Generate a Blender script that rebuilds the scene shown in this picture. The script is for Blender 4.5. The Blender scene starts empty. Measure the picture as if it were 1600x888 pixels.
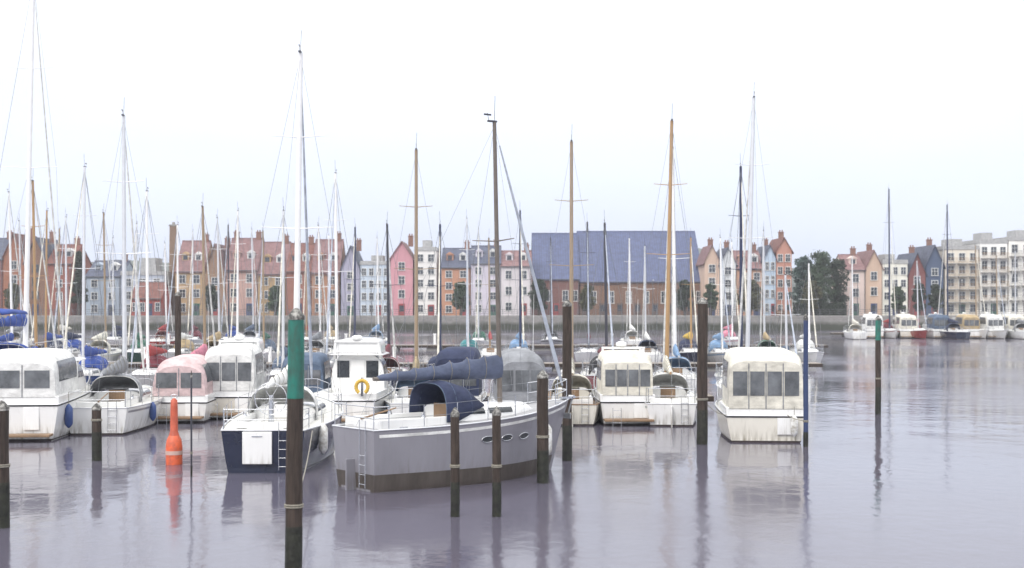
import bpy, math, random
from mathutils import Vector, Matrix, Euler
random.seed(11)
R = math.radians
S = bpy.context.scene
C = S.collection

# ------------------------------------------------------------------ camera, world, sun, exposure
F = 2198.0; HZ = 470.0; CH = 5.0          # focal length in photo pixels, horizon row, eye height
cam = bpy.data.objects.new('camera', bpy.data.cameras.new('camera')); C.objects.link(cam)
cam.location = (0, 0, CH); cam.rotation_euler = (R(90), 0, 0)
cam.data.sensor_width = 36; cam.data.lens = 36 * F / 1600
cam.data.shift_y = (HZ - 444) / 1600
cam.data.clip_start = 0.3; cam.data.clip_end = 6000
cam.data.dof.use_dof = True; cam.data.dof.focus_distance = 46; cam.data.dof.aperture_fstop = 1.1
S.camera = cam

SUN_EL, SUN_AZ = R(38), R(208)
w = bpy.data.worlds.new("World"); S.world = w; w.use_nodes = True
nt = w.node_tree; nt.nodes.clear()
def wn(t): return nt.nodes.new(t)
out = wn('ShaderNodeOutputWorld'); bg = wn('ShaderNodeBackground'); bg.inputs['Strength'].default_value = 0.1
sky = wn('ShaderNodeTexSky'); sky.sky_type = 'NISHITA'; sky.sun_disc = False
sky.sun_elevation = SUN_EL; sky.sun_rotation = SUN_AZ; sky.dust_density = 3; sky.air_density = 1.2
tc = wn('ShaderNodeTexCoord'); sep = wn('ShaderNodeSeparateXYZ'); nt.links.new(tc.outputs['Generated'], sep.inputs[0])
ramp = wn('ShaderNodeValToRGB'); e = ramp.color_ramp.elements
e[0].position = 0.0; e[0].color = (.34, .38, .475, 1)
e[1].position = 1.0; e[1].color = (1.0, 1.0, 1.0, 1)
for p_, c_ in ((.06, (.385, .42, .51, 1)), (.13, (.435, .462, .525, 1)), (.22, (.51, .525, .55, 1)), (.5, (.75, .75, .76, 1))):
    x_ = ramp.color_ramp.elements.new(p_); x_.color = c_
nt.links.new(sep.outputs['Z'], ramp.inputs[0])
mp = wn('ShaderNodeMapping'); mp.inputs['Scale'].default_value = (1, 1, 5); nt.links.new(tc.outputs['Generated'], mp.inputs[0])
nz = wn('ShaderNodeTexNoise'); nz.inputs['Scale'].default_value = 2.2; nz.inputs['Detail'].default_value = 5; nt.links.new(mp.outputs[0], nz.inputs[0])
mr = wn('ShaderNodeMapRange'); mr.inputs['From Min'].default_value = .3; mr.inputs['From Max'].default_value = .7
mr.inputs['To Min'].default_value = 21.2; mr.inputs['To Max'].default_value = 23.6; nt.links.new(nz.outputs['Fac'], mr.inputs[0])
vm = wn('ShaderNodeVectorMath'); vm.operation = 'SCALE'; nt.links.new(ramp.outputs[0], vm.inputs[0]); nt.links.new(mr.outputs[0], vm.inputs['Scale'])
mx = wn('ShaderNodeMix'); mx.data_type = 'RGBA'; mx.inputs[0].default_value = .88
nt.links.new(sky.outputs[0], mx.inputs[6]); nt.links.new(vm.outputs[0], mx.inputs[7])
nt.links.new(mx.outputs[2], bg.inputs[0]); nt.links.new(bg.outputs[0], out.inputs[0])

sl = bpy.data.lights.new('sun', 'SUN'); sl.energy = 1.5; sl.angle = R(25); sl.color = (1, .965, .93)
so = bpy.data.objects.new('sun', sl); C.objects.link(so)
so.rotation_euler = Euler((R(52), 0, R(-28)))
S.view_settings.view_transform = 'Standard'; S.view_settings.look = 'None'
S.view_settings.exposure = 0.2; S.view_settings.gamma = 1
S.view_settings.use_curve_mapping = False
S.render.engine = 'CYCLES'
S.cycles.max_bounces = 6; S.cycles.volume_bounces = 0; S.cycles.use_denoising = True

# ------------------------------------------------------------------ materials
def srgb(r, g, b):
    f = lambda c: ((c/255)/12.92 if c <= 10 else (((c/255)+.055)/1.055)**2.4)
    return (f(r), f(g), f(b))
MC = {}
def mat(name, col, rough=.5, metal=0, var=.12, scale=3.0, bump=0.0, bscale=40, spec=.5, stretch=(1, 1, 1), stain=None, coat=0, trans=0):
    if name in MC: return MC[name]
    m = bpy.data.materials.new(name); m.use_nodes = True
    n = m.node_tree.nodes; l = m.node_tree.links
    b = n['Principled BSDF']; b.inputs['Roughness'].default_value = rough; b.inputs['Metallic'].default_value = metal
    b.inputs['Specular IOR Level'].default_value = spec; b.inputs['Coat Weight'].default_value = coat
    b.inputs['Transmission Weight'].default_value = trans
    t = n.new('ShaderNodeTexCoord'); mpp = n.new('ShaderNodeMapping'); mpp.inputs['Scale'].default_value = stretch
    l.new(t.outputs['Object'], mpp.inputs[0])
    nn = n.new('ShaderNodeTexNoise'); nn.inputs['Scale'].default_value = scale; nn.inputs['Detail'].default_value = 6; nn.inputs['Roughness'].default_value = .65
    l.new(mpp.outputs[0], nn.inputs[0])
    cr = n.new('ShaderNodeValToRGB')
    c2 = stain if stain else tuple(c*(1-var*2) for c in col)
    cr.color_ramp.elements[0].position = .3 if not stain else .36; cr.color_ramp.elements[0].color = (*c2, 1)
    cr.color_ramp.elements[1].position = .7 if not stain else .56; cr.color_ramp.elements[1].color = (*[min(1, c*(1+var*.5)) for c in col], 1)
    l.new(nn.outputs['Fac'], cr.inputs[0]); l.new(cr.outputs[0], b.inputs['Base Color'])
    rr = n.new('ShaderNodeMapRange'); rr.inputs['To Min'].default_value = min(1, rough*1.35); rr.inputs['To Max'].default_value = rough*.75
    l.new(nn.outputs['Fac'], rr.inputs[0]); l.new(rr.outputs[0], b.inputs['Roughness'])
    if bump:
        n2 = n.new('ShaderNodeTexNoise'); n2.inputs['Scale'].default_value = bscale; n2.inputs['Detail'].default_value = 4
        l.new(mpp.outputs[0], n2.inputs[0])
        bp = n.new('ShaderNodeBump'); bp.inputs['Strength'].default_value = bump; bp.inputs['Distance'].default_value = .02
        l.new(n2.outputs['Fac'], bp.inputs['Height']); l.new(bp.outputs[0], b.inputs['Normal'])
    MC[name] = m; return m

def scum(m, col=(.16, .13, .07), top=.20):
    n = m.node_tree.nodes; l = m.node_tree.links; b = n['Principled BSDF']; t = n.new('ShaderNodeTexCoord'); sp = n.new('ShaderNodeSeparateXYZ')
    l.new(t.outputs['Object'], sp.inputs[0]); mp_ = n.new('ShaderNodeMapping'); mp_.inputs['Scale'].default_value = (4, 4, .5); l.new(t.outputs['Object'], mp_.inputs[0])
    nn = n.new('ShaderNodeTexNoise'); nn.inputs['Scale'].default_value = 2.2; nn.inputs['Detail'].default_value = 7; l.new(mp_.outputs[0], nn.inputs[0])
    mr_ = n.new('ShaderNodeMapRange'); mr_.inputs['From Min'].default_value = .05; mr_.inputs['From Max'].default_value = top+.45; mr_.inputs['To Min'].default_value = .62; mr_.inputs['To Max'].default_value = 0
    l.new(sp.outputs['Z'], mr_.inputs[0]); m2 = n.new('ShaderNodeMapRange'); m2.inputs['From Min'].default_value = .42; m2.inputs['From Max'].default_value = .68
    l.new(nn.outputs['Fac'], m2.inputs[0]); mu = n.new('ShaderNodeMath'); mu.operation = 'MULTIPLY'; l.new(mr_.outputs[0], mu.inputs[0]); l.new(m2.outputs[0], mu.inputs[1])
    m3 = n.new('ShaderNodeMapRange'); m3.inputs['From Min'].default_value = .60; m3.inputs['From Max'].default_value = .78; m3.inputs['To Max'].default_value = .28; l.new(nn.outputs['Fac'], m3.inputs[0])
    ad = n.new('ShaderNodeMath'); ad.operation = 'ADD'; ad.use_clamp = True; l.new(mu.outputs[0], ad.inputs[0]); l.new(m3.outputs[0], ad.inputs[1])
    mm = n.new('ShaderNodeMix'); mm.data_type = 'RGBA'; mm.inputs[7].default_value = (*col, 1); l.new(ad.outputs[0], mm.inputs[0])
    l.new(b.inputs['Base Color'].links[0].from_socket, mm.inputs[6]); l.new(mm.outputs[2], b.inputs['Base Color'])
def brickmat(name, col, mortar=(.42, .39, .36), scale=4.0):
    if name in MC: return MC[name]
    m = mat(name, col, .85, var=.18, scale=.6, bump=.2)
    n = m.node_tree.nodes; l = m.node_tree.links; b = n['Principled BSDF']
    t = n.new('ShaderNodeTexCoord'); br = n.new('ShaderNodeTexBrick'); br.inputs['Scale'].default_value = scale
    sp = n.new('ShaderNodeSeparateXYZ'); cb = n.new('ShaderNodeCombineXYZ'); ad = n.new('ShaderNodeMath')
    l.new(t.outputs['Object'], sp.inputs[0]); l.new(sp.outputs['X'], ad.inputs[0]); l.new(sp.outputs['Y'], ad.inputs[1])
    l.new(ad.outputs[0], cb.inputs[0]); l.new(sp.outputs['Z'], cb.inputs[1]); l.new(cb.outputs[0], br.inputs[0])
    br.inputs['Color1'].default_value = (*[c*1.1 for c in col], 1); br.inputs['Color2'].default_value = (*[c*.75 for c in col], 1)
    br.inputs['Mortar'].default_value = (*mortar, 1); br.inputs['Mortar Size'].default_value = .012
    mm = n.new('ShaderNodeMix'); mm.data_type = 'RGBA'; mm.inputs[0].default_value = .55
    src = b.inputs['Base Color'].links[0].from_socket
    l.new(src, mm.inputs[6]); l.new(br.outputs[0], mm.inputs[7]); l.new(mm.outputs[2], b.inputs['Base Color'])
    return m
def stripemat(name, col, n_per_m, axis='Z', depth=.5, rough=.7, var=.2, metal=0):
    """tiles, planks, corrugation: regular courses as bump and slight colour change"""
    if name in MC: return MC[name]
    m = mat(name, col, rough, metal, var=var, scale=1.2)
    n = m.node_tree.nodes; l = m.node_tree.links; b = n['Principled BSDF']
    t = n.new('ShaderNodeTexCoord'); wv = n.new('ShaderNodeTexWave'); wv.bands_direction = axis
    wv.inputs['Scale'].default_value = n_per_m*math.pi/10; wv.inputs['Distortion'].default_value = .3; wv.wave_profile = 'SAW'
    l.new(t.outputs['Object'], wv.inputs[0])
    bp = n.new('ShaderNodeBump'); bp.inputs['Strength'].default_value = depth; bp.inputs['Distance'].default_value = .05
    l.new(wv.outputs['Fac'], bp.inputs['Height']); l.new(bp.outputs[0], b.inputs['Normal'])
    mm = n.new('ShaderNodeMix'); mm.data_type = 'RGBA'; mm.blend_type = 'MULTIPLY'; mm.inputs[0].default_value = .35
    src = b.inputs['Base Color'].links[0].from_socket
    l.new(src, mm.inputs[6]); l.new(wv.outputs['Color'], mm.inputs[7]); l.new(mm.outputs[2], b.inputs['Base Color'])
    return m

GEL = mat('gelcoat_white', (.80, .80, .79), .22, var=.035, scale=1.2, stretch=(1, 1, .25), coat=.3)
GELC = mat('gelcoat_cream', (.78, .75, .67), .28, var=.05, scale=1.2, stretch=(1, 1, .25), coat=.2)
GELG = mat('gelcoat_grey', (.25, .245, .275), .3, var=.08, scale=1.1, stretch=(1, 1, .3), coat=.2)
GELN = mat('gelcoat_navy', (.012, .018, .045), .16, var=.15, scale=1.2, coat=.5)
GELB = mat('gelcoat_blue', (.05, .10, .26), .2, var=.1, scale=1.2, coat=.4)
GELR = mat('gelcoat_red', (.30, .045, .04), .25, var=.1, scale=1.2, coat=.4)
GELK = mat('gelcoat_green', (.03, .10, .07), .25, var=.1, scale=1.2, coat=.3)
for g_ in (GEL, GELC): scum(g_)
scum(GELG, (.12, .10, .085), .4)
DECK = mat('deck_nonskid', (.66, .65, .61), .6, var=.08, scale=4, bump=.3, bscale=120)
TEAK = stripemat('teak', (.33, .21, .12), 16, 'X', .3, .6)
ALU = mat('mast_aluminium', (.72, .73, .75), .35, .55, var=.05)
WMAST = mat('mast_white_paint', (.82, .82, .82), .3, var=.04)
TMAST = mat('mast_varnished_spruce', (.33, .24, .15), .3, var=.15, stretch=(8, 8, .5), coat=.4)
DMAST = mat('mast_dark_grey', (.06, .06, .075), .35, .3, var=.1)
OMAST = mat('mast_orange_varnish', (.42, .26, .12), .3, var=.15, stretch=(8, 8, .5), coat=.4)
BMAST = mat('mast_blue_black', (.03, .04, .09), .35, .2, var=.1)
STEEL = mat('stainless', (.62, .63, .65), .22, 1, var=.03)
WIRE = mat('rigging_wire', (.25, .26, .28), .4, .7)
GLASS = mat('tinted_window', (.02, .025, .03), .06, var=.1, spec=.8)
VINYL = mat('clear_vinyl', (.15, .16, .17), .08, var=.35, scale=1.5, spec=.8, bump=.6, bscale=3)
def canvas(name, col): return mat('canvas_'+name, col, .85, var=.2, scale=2.0, bump=1.0, bscale=5, stretch=(1, 1, 1.6))
CV = {'navy': canvas('navy', (.022, .032, .08)), 'royal': canvas('royal', (.035, .08, .33)), 'sky': canvas('sky', (.20, .33, .52)),
      'cream': canvas('cream', (.74, .71, .62)), 'white': canvas('white', (.78, .78, .76)), 'red': canvas('red', (.36, .04, .04)),
      'maroon': canvas('maroon', (.16, .03, .045)), 'green': canvas('green', (.03, .14, .09)), 'grey': canvas('grey', (.26, .27, .29)),
      'tan': canvas('tan', (.46, .35, .2)), 'black': canvas('black', (.02, .02, .025)), 'teal': canvas('teal', (.04, .22, .24)),
      'pink': canvas('pink', (.62, .22, .30)), 'yellow': canvas('yellow', (.68, .46, .08)), 'slate': canvas('slate', (.09, .13, .2)), 'haze': canvas('pale_blue', (.46, .50, .58)), 'haze2': canvas('steel_blue', (.085, .105, .17)), 'rose': canvas('rose', (.66, .50, .50))}
AF = mat('antifouling', (.05, .035, .035), .7, var=.3, scale=3)
RUB = mat('rubber_black', (.02, .02, .02), .6)
ROPE = mat('rope', (.30, .28, .23), .9, var=.2, scale=30)
PILE = mat('pile_timber', (.052, .035, .026), .75, var=.35, scale=2.2, bump=.8, bscale=7, stretch=(5, 5, .6))
WEED = mat('pile_weed', (.022, .024, .013), .55, var=.5, scale=5, bump=1, bscale=14)
PGREEN = mat('green_paint_worn', (.012, .145, .11), .45, var=.2, scale=5, stretch=(1, 1, .4), stain=(.03, .09, .07), bump=.5, bscale=10)
PLANK = stripemat('pontoon_planks', (.34, .30, .26), 7, 'X', .5, .85)
CONC = mat('concrete', (.33, .32, .30), .9, var=.2, scale=1.5, bump=.4, bscale=20)
ORANGE = mat('orange_buoy_paint', (.66, .12, .045), .45, var=.15, scale=4, stain=(.42, .09, .05))
YEL = mat('yellow_paint', (.70, .45, .06), .45, var=.15)

# ------------------------------------------------------------------ mesh helpers
class MB:
    def __init__(s): s.v = []; s.f = []; s.sm = []
    def add(s, v, f, sm=False):
        o = len(s.v); s.v += [tuple(p) for p in v]; s.f += [tuple(i+o for i in q) for q in f]; s.sm += [sm]*len(f); return s
    def box(s, c, d, rz=0, taper=1.0):
        x, y, z = d[0]/2, d[1]/2, d[2]/2; vs = []
        for k in (-1, 1):
            q = taper if k == 1 else 1
            for (a, b) in ((-1, -1), (1, -1), (1, 1), (-1, 1)):
                px, py = a*x*q, b*y*q
                vs.append((c[0]+px*math.cos(rz)-py*math.sin(rz), c[1]+px*math.sin(rz)+py*math.cos(rz), c[2]+k*z))
        return s.add(vs, [(3, 2, 1, 0), (4, 5, 6, 7), (0, 1, 5, 4), (1, 2, 6, 5), (2, 3, 7, 6), (3, 0, 4, 7)])
    def cyl(s, a, b, r0, r1=None, n=10, caps=True):
        r1 = r0 if r1 is None else r1; a = Vector(a); b = Vector(b); d = (b-a).normalized()
        u = d.cross(Vector((0, 0, 1)) if abs(d.z) < .9 else Vector((1, 0, 0))).normalized(); v = d.cross(u)
        vs = []
        for (p, r) in ((a, r0), (b, r1)):
            for i in range(n):
                t = 2*math.pi*i/n; vs.append(p+u*math.cos(t)*r+v*math.sin(t)*r)
        s.add(vs, [(i, (i+1) % n, n+(i+1) % n, n+i) for i in range(n)], True)
        if caps: s.add(vs, [tuple(range(n-1, -1, -1)), tuple(range(n, 2*n))])
        return s
    def tube(s, pts, r, n=6):
        for i in range(len(pts)-1): s.cyl(pts[i], pts[i+1], r, r, n)
        return s
    def lathe(s, prof, n=20, c=(0, 0)):
        vs = []
        for (r, z) in prof:
            for i in range(n):
                t = 2*math.pi*i/n; vs.append((c[0]+r*math.cos(t), c[1]+r*math.sin(t), z))
        fs = []
        for k in range(len(prof)-1):
            for i in range(n): fs.append((k*n+i, k*n+(i+1) % n, (k+1)*n+(i+1) % n, (k+1)*n+i))
        s.add(vs, fs, True)
        return s.add(vs, [tuple(range(n-1, -1, -1)), tuple((len(prof)-1)*n+i for i in range(n))])
    def loft(s, rings, caps=True, closed=False, sm=True):
        n = len(rings[0]); vs = [p for r in rings for p in r]; fs = []
        for k in range(len(rings)-1):
            for i in range(n if closed else n-1):
                fs.append((k*n+i, k*n+(i+1) % n, (k+1)*n+(i+1) % n, (k+1)*n+i))
        s.add(vs, fs, sm)
        if caps: s.add(vs, [tuple(range(n-1, -1, -1)), tuple((len(rings)-1)*n+i for i in range(n))])
        return s
    def obj(s, name, m, parent=None, loc=None, solid=0, bevel=0):
        me = bpy.data.meshes.new(name); me.from_pydata(s.v, [], s.f); me.update()
        me.polygons.foreach_set('use_smooth', s.sm); me.materials.append(m)
        o = bpy.data.objects.new(name, me); C.objects.link(o)
        if parent: o.parent = parent
        if loc: o.location = loc
        if solid:
            q = o.modifiers.new('solidify', 'SOLIDIFY'); q.thickness = solid; q.offset = -1
        if bevel:
            q = o.modifiers.new('bevel', 'BEVEL'); q.width = bevel; q.segments = 2; q.limit_method = 'ANGLE'
        return o
def tag(o, label=None, cat=None, group=None, kind=None):
    if label: o['label'] = label
    if cat: o['category'] = cat
    if group: o['group'] = group
    if kind: o['kind'] = kind
    return o
def root(name, loc, rz, label, cat, group=None):
    o = bpy.data.objects.new(name, None); C.objects.link(o); o.empty_display_size = .3
    o.location = loc; o.rotation_euler = (0, 0, rz); return tag(o, label, cat, group)
def WX(x, D): return (x-800)*D/F
def WZ(y, D): return CH-(y-HZ)*D/F

class Trunk:
    """lofted shell along y: stations (y, halfwidth, z0, height), superellipse section"""
    def __init__(s, st, p=5, n=18): s.st = st; s.p = p; s.n = n
    def at(s, y):
        st = s.st
        if y <= st[0][0]: return st[0][1:]
        for a, b in zip(st, st[1:]):
            if y <= b[0]:
                t = (y-a[0])/max(1e-6, b[0]-a[0]); return tuple(a[i]+(b[i]-a[i])*t for i in (1, 2, 3))
        return st[-1][1:]
    def pt(s, y, a, off=0):
        w, z0, h = s.at(y); c, q = math.cos(a), math.sin(a)
        x = math.copysign(abs(c)**(2/s.p), c)*(w+off); z = z0+abs(q)**(2/s.p)*(h+off); return (x, y, z)
    def shell(s, mb):
        def ring(y): return [s.pt(y, math.pi*i/s.n) for i in range(s.n+1)]
        return mb.loft([ring(q[0]) for q in s.st])
    def ang(s, zf): return math.asin(min(1, max(0, zf))**(s.p/2))
    def patch(s, mb, y0, y1, a0, a1, off=.012, ny=4, na=6):
        rings = [[s.pt(y0+(y1-y0)*j/ny, a0+(a1-a0)*i/na, off) for i in range(na+1)] for j in range(ny+1)]
        return mb.loft(rings, caps=False)

class Hull:
    """+y is the bow, z=0 the waterline"""
    def __init__(s, L, B, fb, fs=None, rake=.5, trw=.75, wlr=.84, sheer=.12, trk=.2):
        s.L, s.B, s.fb, s.fs, s.rake, s.trw, s.wlr, s.sh, s.trk = L, B, fb, fs or fb*.85, rake, trw, wlr, sheer, trk
    def b(s, t):
        return s.B/2*(s.trw+(1-s.trw)*math.sin(min(1, t/.45)*math.pi/2)) if t < .45 else s.B/2*max(0.004, 1-((t-.45)/.55)**2.3)
    def z(s, t): return s.fs+(s.fb-s.fs)*t-s.sh*math.sin(math.pi*t)
    def pt(s, t, z, off=0):
        zt = s.z(t); u = z/zt
        if u >= 0: k = s.wlr+(1-s.wlr)*u**.7
        else: k = s.wlr*max(0, 1-(-z/.45)**2)
        k *= (1-.25*(1-max(0, u))*max(0, t-.5)*2)
        y = -s.L/2+s.L*t - s.rake*(1-max(0, min(1, u)))*max(0, t-.4)/.6 + s.trk*(1-max(0, u))*-1*max(0, 1-t*3)*-1*.5
        return (s.b(t)*k+off, y, z)
    def surface(s, mb, nt_=22):
        rings = []
        us = [1, .85, .7, .5, .3, .12, 0]
        for i in range(nt_+1):
            t = i/nt_; zt = s.z(t)
            half = [s.pt(t, zt*u) for u in us]+[s.pt(t, -.15), s.pt(t, -.3)]
            low = s.pt(t, -.44)
            ring = [(-x, y, z) for (x, y, z) in half]+[(0, low[1], -.46)]+half[::-1]
            rings.append(ring)
        return mb.loft(rings, caps=True)
    def band(s, mb, z0, z1, off=.008, t0=0, t1=1, n=22):
        for sg in (-1, 1):
            rings = []
            for i in range(n+1):
                t = t0+(t1-t0)*i/n
                za = z0(t) if callable(z0) else z0; zb = z1(t) if callable(z1) else z1
                nv_ = 2 if zb-za < .2 else 9
                ps = [s.pt(t, za+(zb-za)*q/(nv_-1), off) for q in range(nv_)]
                rings.append([(sg*a[0], a[1], a[2]) for a in ps])
            mb.loft(rings, caps=False)
        a = s.pt(0, z0(0) if callable(z0) else z0, off); b_ = s.pt(0, z1(0) if callable(z1) else z1, off)
        t = 0; za = z0(t) if callable(z0) else z0; zb = z1(t) if callable(z1) else z1; off_ = off
        if t0 == 0 and zb-za > .2:
            ps = [s.pt(0, za+(zb-za)*q/8, off) for q in range(9)]
            mb.loft([[(-p[0], p[1]-off, p[2]) for p in ps], [(p[0], p[1]-off, p[2]) for p in ps]], caps=False)
        elif t0 == 0: mb.add([(-a[0], a[1]-off, a[2]), (a[0], a[1]-off, a[2]), (b_[0], b_[1]-off, b_[2]), (-b_[0], b_[1]-off, b_[2])], [(0, 1, 2, 3)])
        return mb
    def deck(s, mb, n=20, drop=.03):
        rings = []
        for i in range(n+1):
            t = i/n; z = s.z(t)-drop; x, y, _ = s.pt(t, s.z(t)); x = max(.002, x-.012)
            rings.append([(-x, y, z), (-x*.5, y, z+.03), (0, y, z+.045), (x*.5, y, z+.03), (x, y, z)])
        return mb.loft(rings, caps=False)
    def rail(s, mb, r=.02, dz=0, inset=0, t0=0, t1=1, n=18):
        for sg in (-1, 1):
            pts = []
            for i in range(n+1):
                t = t0+(t1-t0)*i/n; p = s.pt(t, s.z(t)); pts.append((sg*max(.01, p[0]-inset), p[1], p[2]+dz))
            mb.tube(pts, r, 6)
        return mb
def gradpts(h, t, inset=.06, dz=0):
    p = h.pt(t, h.z(t)); return (max(.03, p[0]-inset), p[1], p[2]+dz)

def hull_parts(h, r, hm, stripe, deckm, boot, booth=.07):
    h.surface(MB()).obj('hull', hm, r)
    h.band(MB(), -.10, booth, .006).obj('boot_stripe', boot, r)
    if stripe: h.band(MB(), lambda t: h.z(t)-.2, lambda t: h.z(t)-.12, .006, 0.02, .97).obj('hull_stripe', stripe, r)
    h.deck(MB()).obj('deck', deckm, r)
    m = h.rail(MB(), .024, .0, .0)
    p = h.pt(0, h.z(0)); m.tube([(-p[0], p[1], p[2]), (p[0], p[1], p[2])], .024)
    m.obj('toe_rail', TEAK if deckm is TEAK else ALU, r)

def guardrails(h, r, hi=.6, tb=.06, far=False, t1=.86):
    n = 7; wr = .006 if not far else .009
    pr = MB(); pts = [[], []]
    for k, sg in enumerate((-1, 1)):
        for i in range(n):
            t = tb+(t1-tb)*i/(n-1); p = gradpts(h, t); q = (sg*p[0], p[1], p[2])
            pts[k].append(q)
            if 0 < i < n-1: pr.cyl(q, (q[0], q[1], q[2]+hi), .013, n=6)
    pr.obj('stanchions', STEEL, r)
    g = MB()
    for k in (0, 1):
        for z in (hi*.5, hi): g.tube([(a, b, c+z) for a, b, c in pts[k]], wr, 4)
    g.obj('guard_wires', WIRE, r)
    # pulpit
    a = gradpts(h, t1); f = gradpts(h, .985, .0); m = MB()
    for z in (hi*.5, hi):
        m.tube([(-a[0], a[1], a[2]+z), (-f[0]-.12, f[1]-.15, f[2]+z), (0, f[1]+.03, f[2]+z), (f[0]+.12, f[1]-.15, f[2]+z), (a[0], a[1], a[2]+z)], .015, 6)
    for q in ((-a[0], a[1], a[2]), (a[0], a[1], a[2]), (-f[0]-.12, f[1]-.15, f[2]-.02), (f[0]+.12, f[1]-.15, f[2]-.02)): m.cyl(q, (q[0], q[1], q[2]+hi), .015, n=6)
    m.obj('pulpit', STEEL, r)
    # pushpit
    a = gradpts(h, tb); f = gradpts(h, 0.0); m = MB()
    for z in (hi*.5, hi):
        m.tube([(-a[0], a[1], a[2]+z), (-f[0], f[1]+.04, f[2]+z), (f[0], f[1]+.04, f[2]+z), (a[0], a[1], a[2]+z)], .015, 6)
    for q in ((-a[0], a[1], a[2]), (a[0], a[1], a[2]), (-f[0], f[1]+.04, f[2]), (f[0], f[1]+.04, f[2])): m.cyl(q, (q[0], q[1], q[2]+hi), .015, n=6)
    m.obj('pushpit', STEEL, r)

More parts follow.
